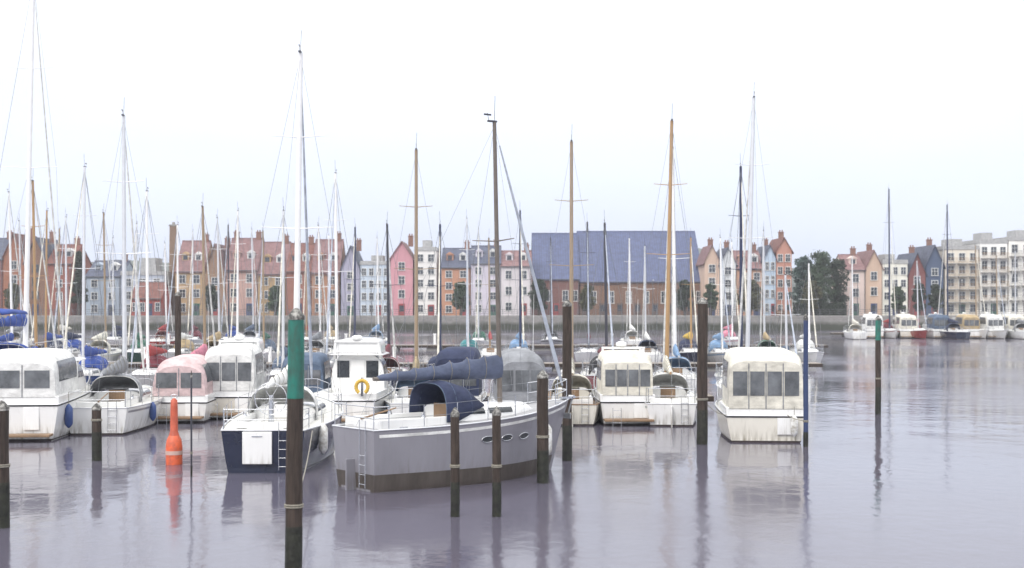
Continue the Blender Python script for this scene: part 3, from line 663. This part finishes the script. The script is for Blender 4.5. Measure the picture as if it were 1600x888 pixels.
building(907, 1099, 358, 440, bri('tawny', (.17, .085, .05)), 'blue', 'long tawny brick harbour hall under a broad blue grey sheet roof', D=262, depth=26, floors=1, cols=14, name='harbour_hall', cat='warehouse', chim=0, win=(1.8, 2.2), shop=mat('hall_doors', (.09, .06, .05), .6))
building(1101, 1124, 384, 408, wallmat('peach', (.58, .43, .34)), 'rose', 'slim peach house at the right end of the long brick hall', floors=4, gable='y')
building(1125, 1150, 388, 412, wallmat('pearl', (.62, .64, .66)), 'slate', 'slim pearl grey house between a peach and a terracotta front', floors=4, gable='y')
building(1151, 1193, 392, 420, wallmat('terracotta', (.46, .27, .19)), 'rose', 'terracotta house with rose roof left of the pale blue house', floors=3)
building(1194, 1212, 384, 404, wallmat('pale_blue', (.48, .58, .70)), 'slate', 'slim pale blue house left of the salmon tower house', floors=4, gable='y', cols=2, win=(.8, 1.5))
building(1213, 1237, 372, 392, wallmat('salmon', (.50, .25, .19)), 'tile', 'salmon tower house with tiled roof left of the leafy trees', floors=5, gable='y', cols=2, plinth=mat('plinth_brown', (.22, .10, .04), .8))
building(1322, 1352, 398, 422, wallmat('shell_pink', (.68, .55, .50)), 'rose', 'shell pink house with rose roof just right of the leafy trees', floors=3)
building(1353, 1378, 392, 418, wallmat('apricot', (.58, .42, .32)), 'rose', 'apricot gabled house behind the thin green topped pile', floors=3, gable='y')
building(1379, 1418, 398, 412, wallmat('ivory', (.76, .74, .66)), 'flat', 'ivory flat roofed house left of the maroon house', floors=4, chim=0, cols=3)
building(1420, 1446, 396, 426, wallmat('maroon', (.20, .07, .065)), 'slate', 'dark maroon house between ivory and midnight blue fronts', floors=3, gable='y')
building(1447, 1474, 384, 414, wallmat('midnight', (.07, .10, .17)), 'slate', 'midnight blue house with slate gable and white windows', floors=4, gable='y')
building(1477, 1529, 374, 390, wallmat('beige', (.72, .66, .57)), 'flat', 'beige apartment block with tan timber balconies', floors=5, name='apartment_block', cat='apartment block', balcony='tan', cols=3, chim=0)
building(1531, 1574, 364, 380, wallmat('bright_white', (.87, .86, .83)), 'flat', 'bright white apartment block with tan balcony rails', floors=5, name='apartment_block', cat='apartment block', balcony='tan', cols=3, chim=0)
building(1576, 1650, 360, 376, wallmat('warm_white', (.85, .83, .78)), 'flat', 'warm white apartment block with dark rails at the right edge', floors=5, name='apartment_block', cat='apartment block', balcony='dark', cols=4, chim=0)
# brick chimney stack
D = 258; r = root('chimney_stack', (WX(263, D), D+4, QZ), 0, 'tall square brick chimney stack right of the flat roofed slate block', 'chimney', 'buildings along the far quay')
zt = WZ(352, D)-QZ
MB().box((0, 0, zt/2), (1.5, 1.5, zt), taper=.8).obj('shaft', bri('stack', (.20, .12, .07)), r)
m = MB().box((0, 0, zt+.15), (1.45, 1.45, .3)); m.cyl((0, 0, zt+.3), (0, 0, zt+.8), .3, .26, 10); m.obj('cap', CONC, r)

# ------------------------------------------------------------------ trees
def leafmat(name, c): 
    m = mat('leaf_'+name, c, .6, var=.35, scale=.8); m.node_tree.nodes['Principled BSDF'].inputs['Subsurface Weight'].default_value = 0; return m
BARK = mat('bark', (.09, .07, .055), .9, var=.3, bump=.8, bscale=8)
def tree(x, D, wpx, ytop, lm, label, seed, conic=False, ybase=None, cat='tree', name='leafy_tree'):
    rd = random.Random(seed); X = WX(x, D); zt = WZ(ytop, D)-QZ; wd = wpx*D/F/2
    r = root(name, (X, D, QZ), 0, label, cat, 'trees on the far quay')
    tk = MB(); tk.cyl((0, 0, 0), (.1, 0, zt*.4), .28, .18, 10)
    crown = MB(); cl = []
    for k in range(9):
        a = rd.uniform(0, 6.28); z = zt*rd.uniform(.3, .8); rr = wd*rd.uniform(.4, .8)*(1-.5*z/zt)
        p = (math.cos(a)*rr, math.sin(a)*rr, z); tk.cyl((.08, 0, zt*.33), p, .10, .03, 6)
    tk.cyl((.1, 0, zt*.4), (0, .1, zt*.9), .18, .04, 8)
    n = 46 if not conic else 60
    n = int(n*1.9)
    for k in range(n):
        z = zt*(.22+.75*rd.random()**.9); f_ = (1-z/zt)*1.25 if conic else math.sqrt(max(.05, 1-((z/zt-.52)/.5)**2))
        a = rd.uniform(0, 6.28); rr = wd*f_*rd.uniform(.1, .95)
        cl.append((math.cos(a)*rr, math.sin(a)*rr, z, wd*rd.uniform(.2, .36)))
    for (cx, cy, cz, cr_) in cl:
        for _ in range(75):
            d = Vector((rd.gauss(0, 1), rd.gauss(0, 1), rd.gauss(0, .8))).normalized()*cr_*rd.uniform(.5, 1.05)
            p = Vector((cx, cy, cz))+d; s_ = rd.uniform(.12, .24)
            u = Vector((rd.gauss(0, 1), rd.gauss(0, 1), rd.gauss(0, 1))).normalized(); v = u.cross(Vector((rd.gauss(0, 1), rd.gauss(0, 1), rd.gauss(0, 1)))).normalized()
            crown.add([p-u*s_, p+v*s_*.6, p+u*s_, p-v*s_*.6], [(0, 1, 2, 3)])
    tk.obj('trunk', BARK, r); crown.obj('crown', lm, r)
LD = leafmat('dark', (.035, .055, .03)); LM = leafmat('mid', (.06, .10, .05)); LT = leafmat('teal', (.05, .095, .08)); LO = leafmat('olive', (.10, .10, .04))
tree(123, 250, 30, 392, LD, 'dark narrow evergreen between the brick houses and blue grey house', 1, True, name='evergreen_tree')
tree(1256, 250, 42, 402, LT, 'teal green tree directly right of the salmon tower house', 2)
tree(1282, 247, 44, 394, LM, 'tallest tree of the leafy clump, in its middle', 3)
tree(1308, 250, 36, 406, LD, 'dark green tree beside the shell pink house', 4)
tree(1268, 244, 28, 440, LO, 'low olive green tree at the front of the leafy clump', 5)
tree(1172, 246, 40, 440, LO, 'olive green tree in front of the terracotta house', 6)
tree(720, 246, 26, 442, LM, 'small round green tree before the salmon brick house', 7)
tree(842, 246, 30, 438, LD, 'small dark tree at the left corner of the plum shed', 8)
tree(1462, 246, 22, 446, LD, 'small dark tree before the midnight blue house', 9)
HG = MB(); rd = random.Random(4); X0, X1 = WX(1240, 245), WX(1322, 245)
for _ in range(9000):
    p = Vector((rd.uniform(X0, X1), 245+rd.uniform(-.7, .7), QZ+rd.uniform(0, 1)**.8*(2.1+.25*math.sin(rd.uniform(0, 6)))))
    u = Vector((rd.gauss(0, 1), rd.gauss(0, 1), rd.gauss(0, 1))).normalized(); v = u.cross(Vector((rd.gauss(0, 1), rd.gauss(0, 1), rd.gauss(0, 1)))).normalized(); s_ = rd.uniform(.08, .17)
    HG.add([p-u*s_, p+v*s_, p+u*s_, p-v*s_], [(0, 1, 2, 3)])
tag(HG.obj('hedge', LD), 'dark clipped hedge at the foot of the leafy trees', 'hedge')
r = root('quay_railing', (0, QY+.9, QZ+.16), 0, 'dark metal railing running along the far quay edge', 'railing')
m = MB()
for k in range(130): m.box((-104+k*1.6, 0, .5), (.06, .06, 1.0))
m.obj('posts', WFD, r)
m = MB(); m.box((0, 0, 1.03), (208, .08, .06)); m.box((0, 0, .68), (208, .04, .04)); m.box((0, 0, .35), (208, .04, .04)); m.obj('rails', WFD, r)
for k, (x, wpx, yt, lm, lb) in enumerate(((20, 26, 444, LO, 'small olive tree before the rust brick house'), (330, 22, 446, LD, 'small dark tree before the brown brick gable'), (430, 24, 448, LM, 'small green tree before the mustard yellow house'),
    (918, 24, 446, LO, 'small olive tree at the left end of the long brick hall'), (1070, 30, 440, LD, 'dark tree before the right end of the long brick hall'), (1110, 22, 444, LM, 'small green tree before the slim peach house'), (1404, 20, 448, LM, 'small green tree before the ivory house'), (1436, 22, 444, LD, 'small dark tree before the maroon house'))):
    tree(x, 246, wpx, yt, lm, lb, 20+k)
# quay lamps
for k, (x, wh) in enumerate(((90, 'brick houses'), (300, 'ochre house'), (580, 'ice blue block'), (860, 'plum shed'), (1020, 'long brick hall'), (1140, 'pearl grey house'), (1340, 'shell pink house'), (1500, 'beige apartment block'))):
    r = root('street_lamp', (WX(x, 243), 243, QZ), 0, 'slim dark lamp post on the quay before the '+wh, 'street lamp', 'street lamps along the far quay')
    MB().cyl((0, 0, 0), (0, 0, 6), .09, .05, 8).obj('post', WFD, r)
    MB().cyl((0, 0, 5.9), (0, -.9, 6.2), .04, n=6).obj('arm', WFD, r)
    MB().box((0, -1.0, 6.2), (.2, .5, .1)).obj('lamp_head', WFR, r)

# ------------------------------------------------------------------ piles and pontoons
PCAP = mat('pile_cap_guano', (.05, .048, .045), .7, var=.2, scale=9, stain=(.42, .41, .38))
def pile(x, D, ytop, rad, label, green=False, lean=(0, 0), weed=1.0, paint=None, cap=False, ggreen=1.0):
    z = WZ(ytop, D); r = root('mooring_pile', (WX(x, D), D, 0), 0, label, 'mooring pile', 'mooring piles standing in the water')
    def ax(q): return (lean[0]*q, lean[1]*q)
    def seg(z0, z1, r0, r1, m_, nm, n=18):
        k = max(2, int((z1-z0)/.25)); pr = []; mb = MB(); rings = []
        for i in range(k+1):
            t = i/k; zz = z0+(z1-z0)*t; rr_ = (r0+(r1-r0)*t)
            rings.append([(ax(zz)[0]+rr_*(1+.04*math.sin(3*a+zz*2)+.02*math.sin(7*a+zz*5))*math.cos(a), ax(zz)[1]+rr_*(1+.04*math.sin(3*a+zz*2)+.02*math.sin(7*a+zz*5))*math.sin(a), zz) for a in [2*math.pi*j/n for j in range(n)]])
        mb.loft(rings, closed=True); return mb.obj(nm, m_, r)
    zg = z-(ggreen if green else 0)
    seg(-1.5, weed, rad*1.04, rad*1.02, WEED, 'weeded_foot')
    seg(weed, zg if green else z, rad, rad*.95, paint or PILE, 'shaft')
    if green: seg(zg, z, rad*.99, rad*.93, PGREEN, 'painted_top')
    m = MB(); zz = z-.03; a_ = ax(z)
    m.lathe([(rad*1.0, z-.02), (rad*1.02, z+.05), (rad*.4, z+.17), (.01, z+.2)], 18, a_); m.obj('cap', PCAP, r)
    m = MB(); zb_ = weed+.35
    for k in range(2): 
        pts = [(ax(zb_)[0]+rad*1.06*math.cos(a), ax(zb_)[1]+rad*1.06*math.sin(a), zb_+.04*k) for a in [2*math.pi*j/14 for j in range(15)]]; m.tube(pts, .018, 5)
    m.obj('rope_turns', ROPE, r)
pile(458, 25.6, 498, .155, 'thick dark pile with broad green painted top, nearest the viewer', True, (.012, 0), .9, ggreen=1.45)
pile(886, 44, 478, .15, 'tall dark brown pile right of the grey yacht', False, (.0, 0), 1.1)
pile(1097, 49, 474, .185, 'stout black brown pile between the white boats and the cream canopy boat', False, (.004, 0), 1.2)
pile(1372, 62, 500, .125, 'lone slim pile with green top in open water on the right', True, (0, 0), 1.2, ggreen=.9)
pile(711, 32.6, 650, .105, 'short slim pile standing before the middle of the grey hull', weed=.8)
pile(776, 32.6, 648, .105, 'short slim pile before the grey hull under its mast', weed=.8)
pile(848, 38.6, 590, .16, 'pile at the bow of the grey yacht', weed=.9)
pile(1259, 48.2, 500, .085, 'slim navy painted post at the right side of the cream canopy boat', paint=mat('pile_navy_paint', (.03, .05, .13), .4), weed=.5)
pile(278, 66, 462, .15, 'dark pile rising behind the orange buoy', weed=1)
pile(2, 31, 640, .17, 'dark pile cut by the left edge of the picture', weed=1)
pile(151, 44, 640, .15, 'dark short pile before the gap between the two left white yachts', weed=.9)
pile(299, 40, 590, .028, 'thin grey stake right of the orange buoy', paint=DMAST, weed=.3)

def pontoon(x0, x1, D, label, wd=2.2):
    X0, X1 = WX(x0, D), WX(x1, D); r = root('pontoon', ((X0+X1)/2, D, 0), 0, label, 'pontoon', 'floating pontoons')
    L = X1-X0
    MB().box((0, 0, .50), (L, wd, .07)).obj('walkway', PLANK, r, bevel=.01)
    m = MB(); m.box((0, -wd/2-.05, .40), (L, .1, .24)); m.box((0, wd/2+.05, .40), (L, .1, .24)); m.obj('fender_beam', PILE, r)
    m = MB(); k = int(L/5)
    for i in range(k): m.box((-L/2+L*(i+.5)/k, 0, .08), (2.4, wd*.9, .72))
    m.obj('floats', CONC, r)
    for i in range(int(L/9)):
        xx = -L/2+4+i*9
        p = MB().box((xx, wd/2-.3, 1.05), (.22, .22, 1.0)); p.box((xx, wd/2-.3, 1.6), (.28, .28, .12)); p.obj('service_post', WMAST, r)
pontoon(160, 1110, 67, 'planked floating pontoon behind the nearest row of boats')
pontoon(-60, 1280, 101, 'planked floating pontoon behind the second row of boats')
pontoon(-80, 1290, 142, 'planked floating pontoon before the far quay')
pontoon(1300, 1680, 196, 'planked floating pontoon below the pale apartment blocks')

# ------------------------------------------------------------------ orange buoy
D = 43; r = root('orange_buoy', (WX(272, D), D, 0), 0, 'orange red spar buoy floating between the white yachts and the navy yacht', 'buoy')
MB().lathe([(.12, -.5), (.235, -.25), (.25, .0), (.25, .55), (.22, .75), (.16, .88)], 24).obj('float_body', ORANGE, r)
MB().lathe([(.16, .88), (.12, 1.0), (.11, 1.75), (.10, 1.95), (.03, 2.02)], 20).obj('spar', mat('orange_spar', (.52, .10, .05), .5, var=.2), r)
m = MB(); pts = [(.10*math.cos(a), 0, 2.07+.06*math.sin(a)) for a in [2*math.pi*j/10 for j in range(11)]]; m.tube(pts, .014, 5); m.obj('lifting_ring', STEEL, r)
MB().lathe([(.254, .30), (.256, .36), (.254, .42)], 24).obj('white_band', mat('buoy_band', (.62, .42, .36), .5), r)

# ------------------------------------------------------------------ boats, front to back
PI = math.pi
# foreground
yacht(30, 67, R(-1), 13, 4.0, 20.5, GEL, 'big white yacht with royal blue bimini and the tallest mast', cover='royal', hood='royal', bimini='royal', stripe=CV['royal'],
      wheel=True, mastm=WMAST, mastoff=.06, lean=.03, bup=.75, fb=2.1, jib='white', mr=.13)
bc, bh_ = cruiser(60, 54.5, R(5), 9.2, 3.9, 1.3, GEL, 'big white cruiser with white canopy at the left edge', canopy='white', ch=1.6, cabh=1.35, platform=True, cp=4.5, arch=False)
wy, wh_ = yacht(192, 57, R(4), 9.6, 3.1, 12.5, GEL, 'white yacht with grey hood right of the big white cruiser', cover='grey', hood='grey', stripe=GELG, fb=1.15, mastoff=.04)
nv, nh = yacht(454, 45.8, R(0), 10.2, 3.35, 13.2, GELN, 'navy hulled yacht moored behind the thick green topped pile', cover='white', hood='white', mastm=WMAST, boards=GEL,
      fb=1.42, jib='haze', wheel=True, boot=GELN, mastoff=.10, lean=.018, mr=.115)
td = MB().box((-.16, -5.1-.02, .74), (.86, .07, .94)).obj('transom_door', GEL, nv, bevel=.02); MB().box((-.16, -5.165, 1.08), (.3, .02, .03)).obj('handle', STEEL, td)
g, gh = yacht(730, 39.6, R(-51), 7.6, 2.8, 10.1, GELG, 'grey hulled yacht lying askew with navy hood, nearest of all the boats', cover='haze2', hood='navy', mastm=mat('mast_dull_bronze', (.17, .145, .125), .4, .3),
      fb=1.85, jib='haze', stripe=CV['white'], deckm=mat('deck_grey', (.36, .36, .37), .7, var=.12, scale=4, bump=.4, bscale=90), boot=mat('boot_brown', (.085, .070, .060), .55, var=.2, stretch=(1, 1, .2)), mastoff=.155, mr=.075, booth=.46)
cc, ch_ = cruiser(1180, 53.2, R(-4), 7.6, 3.0, .95, GELC, 'cream canopied cruiser moored alone right of the stout black pile', canopy='cream', ch=2.05, cabh=1.5, arch=False, platform=False, canp=7, panes=4)
# portlights and deck gear on the grey yacht
for t_ in (.46, .56, .66):
    for sg in (-1, 1):
        m = MB(); pts = [gh.pt(t_+.018*math.cos(a)*1.6, 1.22+.085*math.sin(a), .012) for a in [2*PI*k/14 for k in range(14)]]
        m.add([(sg*p[0], p[1], p[2]) for p in pts], [tuple(range(14)) if sg > 0 else tuple(range(13, -1, -1))]); po = m.obj('portlight', GLASS, g)
        m = MB(); q = [(sg*(p[0]+.004), p[1], p[2]) for p in pts]; m.tube(q+[q[0]], .014, 5); m.obj('rim', STEEL, po)
m = MB(); yb_ = gh.L/2
m.box((0, yb_-.05, gh.z(1)+.04), (.16, .5, .06)); m.cyl((-.1, yb_+.12, gh.z(1)+.06), (.1, yb_+.12, gh.z(1)+.06), .05, n=10); m.obj('bow_roller', STEEL, g)
m = MB(); m.cyl((0, yb_+.15, gh.z(1)+.05), (0, yb_-.05, gh.z(1)-.55), .025, n=6); m.box((0, yb_-.08, gh.z(1)-.5), (.34, .05, .16)); m.obj('anchor', mat('galvanised', (.35, .36, .37), .5, .8), g)
m = MB()
for t_ in (.12, .5, .9):
    for sg in (-1, 1):
        p = gh.pt(t_, gh.z(t_)); x_ = sg*(p[0]-.12); m.box((x_, p[1], p[2]+.03), (.04, .24, .03)); m.cyl((x_, p[1], p[2]-.02), (x_, p[1], p[2]+.02), .02, n=6)
m.obj('cleats', STEEL, g)
# nearest row by the pontoon
cruiser(304, 61, R(2), 7.0, 2.5, .85, GEL, 'white cruiser with pale pink canopy beyond the orange buoy', canopy='rose', ch=1.6, cabh=1.4, arch=False, canp=3, panes=2)
cruiser(563, 60.5, R(-3), 8.2, 2.75, 1.0, GEL, 'white flybridge cruiser beyond the stern of the grey yacht', canopy=None, fly=True, cabh=1.7, cp=4)
cruiser(806, 56, R(4), 6.8, 2.2, .95, GELC, 'cream cruiser with grey canopy beyond the bow of the grey yacht', canopy='grey', ch=1.9, cabh=1.7, arch=False, cp=3.6, canp=3.6)
yacht(650, 61, R(3), 9.0, 2.7, 11.6, GEL, 'white yacht with tan boom cover beyond the middle of the grey yacht', cover='tan', hood='sky', mastm=TMAST, stripe=CV['sky'])
cruiser(722, 60, R(-2), 6.6, 2.1, .9, GELB, 'blue hulled cruiser with navy canopy between two white boats', canopy='navy', ch=1.9, arch=False)
yacht(893, 60.5, R(-2), 8.8, 2.7, 11.9, GELC, 'cream yacht with varnished mast directly behind the tall brown pile', cover='cream', hood='cream', mastm=TMAST, deckm=TEAK)
cruiser(968, 60, R(1), 7.2, 2.35, .95, GEL, 'white cruiser with cream canopy between two varnished mast yachts', canopy='cream', ch=1.7, cabh=1.5, canp=8, panes=4)
yacht(1042, 60.5, R(-4), 9.4, 2.7, 12.8, GEL, 'white yacht with honey varnished mast left of the stout black pile', cover='cream', hood='white', mastm=OMAST, stripe=GELK, lean=.02)
cruiser(488, 63, R(0), 6.5, 2.1, .85, GEL, 'small white cruiser with slate canopy right of the green topped pile', canopy='slate', ch=1.6, arch=False)
cruiser(378, 63, R(2), 7.4, 2.5, .95, GELC, 'cream cruiser with white canopy beyond the navy yacht', canopy='white', ch=1.9, cabh=1.7, fly=True)
yacht(1170, 66, R(-3), 10.4, 3.0, 14.6, GEL, 'white yacht with tall mast rising behind the cream canopied cruiser', cover='sky', hood='slate', mastm=ALU, lean=.022, mr=.11)
# second row, D about 75: (x, ytop, hull, cover, hood, mast, label)
def row(lst, D0, jit, Lr, Br, wrong=None):
    for k, (x, yt, hm, cv, hd, mm, lb) in enumerate(lst):
        D = D0+jit*((k*37) % 10/10-.5); H = WZ(yt, D); L = Lr*(.93+.14*((k*53) % 10)/10)
        yacht(x, D, (PI if k % 3 else 0)+R(((k*29) % 9)-4), L, Br, H, hm, lb, cover=cv, hood=hd, mastm=mm, far=True, stripe=(CV[cv] if k % 2 else None), lean=.012*((k % 3)-1), jib=('white', 'cream', 'haze')[k % 3])
row([(50, 282, GEL, 'royal', 'royal', OMAST, 'yacht with honey varnished mast beyond the big white cruiser'),
     (136, 262, GELB, 'royal', 'royal', ALU, 'blue hulled yacht with royal cover left of the grey hooded yacht'),
     (236, 300, GEL, 'red', 'maroon', WMAST, 'white yacht with red boom cover left of the dark pile behind the buoy'),
     (317, 322, GEL, 'pink', None, TMAST, 'white yacht with pink boom cover beyond the pale pink canopied cruiser'),
     (444, 330, GELG, 'slate', 'slate', ALU, 'grey hulled yacht with slate cover left of the white tall mast'),
     (530, 272, GEL, 'white', 'grey', WMAST, 'white yacht with slender pure white mast beyond the flybridge cruiser'),
     (606, 350, GELN, 'maroon', 'maroon', DMAST, 'navy yacht with maroon cover and dark mast before the ice blue block'),
     (688, 352, GEL, 'navy', 'navy', BMAST, 'white yacht with blue black mast beyond the navy canopied cruiser'),
     (946, 350, GELR, 'maroon', 'black', DMAST, 'red hulled yacht with short dark mast beyond the tall brown pile'),
     (1056, 230, GEL, 'sky', 'sky', WMAST, 'white yacht with white mast just right of the honey varnished mast'),
     (1156, 262, GEL, 'navy', 'navy', BMAST, 'white yacht with blue black mast left of the tall mast by the cream cruiser'),
     (1226, 430, GEL, 'slate', 'sky', ALU, 'short masted white yacht with slate cover beyond the slim navy post')], 79, 1.5, 8.6, 2.5)
row([(14, 300, GEL, 'royal', 'royal', WMAST, 'white yacht with royal cover and white mast before the rust brick house'),
     (76, 330, GELR, 'royal', 'navy', OMAST, 'red hulled yacht with royal boom cover before the umber gabled warehouse'),
     (108, 340, GEL, 'navy', 'royal', ALU, 'white yacht with navy cover before the dark evergreen'),
     (162, 332, GEL, 'cream', 'cream', TMAST, 'white yacht with cream cover and varnished mast before the blue grey house'),
     (215, 350, GELK, 'green', 'green', ALU, 'green hulled yacht with green cover before the red boathouse'),
     (282, 352, GEL, 'white', 'tan', WMAST, 'white yacht with tan hood right of the brick chimney stack'),
     (340, 340, GELC, 'tan', 'tan', ALU, 'cream yacht with tan cover before the brown brick gable'),
     (373, 330, GEL, 'white', 'white', WMAST, 'all white yacht with bright mast before the dusty pink house'),
     (414, 362, GEL, 'green', 'slate', TMAST, 'white yacht with green cover before the mustard yellow house'),
     (498, 352, GEL, 'grey', 'grey', WMAST, 'white yacht with grey cover before the sienna fronted house'),
     (556, 356, GELN, 'navy', 'navy', BMAST, 'navy yacht with blue black mast before the narrow lilac house'),
     (732, 342, GEL, 'teal', 'teal', ALU, 'white yacht with teal cover before the salmon brick house'),
     (766, 372, GEL, 'red', None, TMAST, 'white yacht with red cover before the pale lilac house'),
     (812, 330, GELB, 'sky', 'sky', BMAST, 'blue hulled yacht with sky blue cover before the mauve white house'),
     (920, 348, GEL, 'maroon', None, DMAST, 'white yacht with maroon cover where the plum shed meets the long hall'),
     (1010, 384, GEL, 'white', 'navy', ALU, 'white yacht with navy hood before the middle of the long brick hall'),
     (1078, 372, GELN, 'yellow', 'navy', OMAST, 'navy yacht with yellow cover before the right end of the long hall'),
     (1126, 372, GEL, 'sky', 'sky', WMAST, 'white yacht with sky blue cover before the slim peach house'),
     (1196, 360, GELK, 'tan', 'green', ALU, 'green hulled yacht with tan cover before the pale blue house'),
     (1262, 412, GEL, 'white', 'white', WMAST, 'white yacht with short white mast before the teal green tree')], 113, 2.5, 8.4, 2.35)
row([(30, 345, GEL, 'grey', 'grey', ALU, 'small distant yacht with grey cover before the rust brick house'),
     (95, 358, GEL, 'cream', None, TMAST, 'small distant yacht with cream cover before the oxblood brick house'),
     (180, 372, GEL, 'navy', 'navy', ALU, 'small distant yacht with navy cover before the blue grey house'),
     (258, 380, GELR, 'red', 'red', WMAST, 'small distant red yacht before the brick chimney stack'),
     (302, 362, GEL, 'maroon', 'maroon', ALU, 'small distant yacht with maroon cover before the ochre house'),
     (360, 352, GELB, 'royal', 'royal', DMAST, 'small distant blue yacht with dark mast before the dusty pink house'),
     (394, 358, GEL, 'slate', 'slate', ALU, 'small distant yacht with slate cover left of the mustard yellow house'),
     (480, 362, GEL, 'red', None, TMAST, 'small distant yacht with red cover before the red brown brick house'),
     (516, 368, GELC, 'tan', 'tan', WMAST, 'small distant cream yacht before the sienna fronted house'),
     (590, 372, GEL, 'sky', 'sky', WMAST, 'small distant yacht with sky blue cover before the ice blue block'),
     (748, 358, GEL, 'green', 'green', ALU, 'small distant yacht with green cover before the pale lilac house'),
     (862, 372, GELG, 'black', 'black', DMAST, 'small distant grey yacht before the plum shed'),
     (986, 372, GEL, 'white', 'white', WMAST, 'small distant all white yacht before the long brick hall'),
     (1142, 378, GEL, 'pink', 'pink', WMAST, 'small distant yacht with pink cover before the pearl grey house')], 150, 4, 8.2, 2.3)
# right hand boats below the apartment blocks
row([(1334, 400, GEL, 'cream', 'cream', WMAST, 'white yacht with cream cover moored below the shell pink house'),
     (1388, 296, GEL, 'red', 'maroon', BMAST, 'white yacht with tall blue black mast behind the lone slim pile'),
     (1432, 408, GELR, 'red', 'red', ALU, 'red hulled yacht moored below the dark maroon house'),
     (1484, 320, GELN, 'navy', 'navy', BMAST, 'navy yacht with tall dark mast left of the beige apartment block'),
     (1522, 384, GEL, 'tan', 'tan', TMAST, 'white yacht with tan cover below the beige apartment block'),
     (1556, 400, GEL, 'cream', 'cream', TMAST, 'white yacht with varnished mast below the bright white apartments'),
     (1590, 392, GEL, 'grey', 'grey', ALU, 'white yacht with grey cover below the warm white apartments')], 188, 5, 9.6, 2.6)
for x, cv, lb in ((1358, 'white', 'white'), (1409, 'cream', 'cream'), (1459, 'slate', 'slate'), (1503, 'tan', 'tan'), (1539, 'white', 'off white'), (1573, 'cream', 'pale')):
    cruiser(x, 190, R(x % 7-3), 7.5, 2.6, 1.0, GEL if cv != 'cream' else GELC, {1358: 'white canopied cruiser below the apricot gabled house', 1409: 'cream canopied cruiser below the ivory house',
        1459: 'slate canopied cruiser below the midnight blue house', 1503: 'tan canopied cruiser below the beige apartments', 1539: 'white canopied cruiser below the bright white apartments',
        1573: 'cream canopied cruiser between bright and warm white apartments'}[x], canopy=cv, ch=1.9, cabh=1.6)

# ------------------------------------------------------------------ fenders and a lifebuoy
FW = mat('fender_white', (.72, .72, .70), .4, var=.1, scale=5, stain=(.40, .38, .33)); FB = mat('fender_blue', (.04, .08, .24), .4)
def fender(rt, h, t, x, z, m_, label, r_=.13, ln=.62):
    if t > 0: p = h.pt(t, z); p = (math.copysign(p[0]+r_*.9, x), p[1], z)
    else: p = (x, -h.L/2-r_-.03, z)
    a = rt.rotation_euler.z; c_, s_ = math.cos(a), math.sin(a)
    o = root('fender', (rt.location.x+p[0]*c_-p[1]*s_, rt.location.y+p[0]*s_+p[1]*c_, z-ln/2), a, label, 'fender', 'fenders hung on the boats')
    MB().lathe([(.03, -.06), (r_*.6, .0), (r_, .09), (r_*1.03, ln*.5), (r_, ln-.09), (r_*.6, ln), (.03, ln+.07)], 14).obj('body', m_, o)
    MB().cyl((0, 0, ln+.05), (0, 0, max(.2, h.z(t)+.35-(z-ln/2))), .012, n=5).obj('lanyard', ROPE, o)
fender(cc, ch_, 0, .95, .62, FW, 'white fender on the stern of the lone cream canopied cruiser')
fender(g, gh, .84, 1, 1.0, FW, 'white fender near the bow of the grey hulled yacht', .14, .8)
fender(nv, nh, .16, 1, .85, FW, 'white fender on the right quarter of the navy hulled yacht', .14, .8)
fender(wy, wh_, .3, 1, .65, FB, 'blue fender on the white yacht with grey hood')
fender(bc, bh_, .12, 1, .8, FB, 'blue fender on the right side of the big white cruiser', .15, .75)
r = root('lifebuoy', (WX(566, 56.3), 56.2, 1.55), 0, 'yellow horseshoe lifebuoy on the stern of the white flybridge cruiser', 'lifebuoy')
pts = [(.24*math.cos(a), 0, .26*math.sin(a)+.1*(a < 0 or a > PI)*0) for a in [R(-60+300*k/16) for k in range(17)]]
MB().tube(pts, .075, 8).obj('float', YEL, r)
MB().box((0, .06, .0), (.1, .05, .75)).obj('holder', STEEL, r)

# ------------------------------------------------------------------ mooring lines
def line(a, b, sag, label):
    a, b = Vector(a), Vector(b); pts = []
    for i in range(13):
        t = i/12; p = a.lerp(b, t); p.z -= sag*4*t*(1-t); pts.append(p)
    o = MB().tube([p-a for p in pts], .014, 6).obj('mooring_line', ROPE); o.location = a
    tag(o, label, 'rope', 'mooring lines')
line((WX(458, 25.6), 25.6+.16, 1.3), (WX(458, 40.8)+.55, 40.85, 1.22), .25, 'slack rope from the green topped pile to the navy yacht')
line((WX(886, 44), 44, 1.5), (WX(848, 44)+.2, 44.7, 1.7), .08, 'rope from the tall brown pile to the bow of the grey yacht')
line((WX(1259, 48.2), 48.2, .9), (WX(1230, 49.2), 49.2, 1.0), .06, 'short rope from the slim navy post to the cream cruiser')
line((WX(1097, 49), 49, 1.6), (WX(1136, 49.2), 49.2, 1.0), .15, 'rope from the stout black pile to the cream cruiser')

# ------------------------------------------------------------------ haze
hz = bpy.data.materials.new('haze_air'); hz.use_nodes = True; n = hz.node_tree.nodes; n.clear()
o_ = n.new('ShaderNodeOutputMaterial'); v_ = n.new('ShaderNodeVolumePrincipled'); v_.inputs['Color'].default_value = (.93, .94, 1, 1)
v_.inputs['Density'].default_value = .0004; v_.inputs['Anisotropy'].default_value = .2
hz.node_tree.links.new(v_.outputs[0], o_.inputs['Volume'])
hb = MB().box((0, 480, 30), (2600, 1180, 66)).obj('haze', hz); tag(hb, kind='stuff')
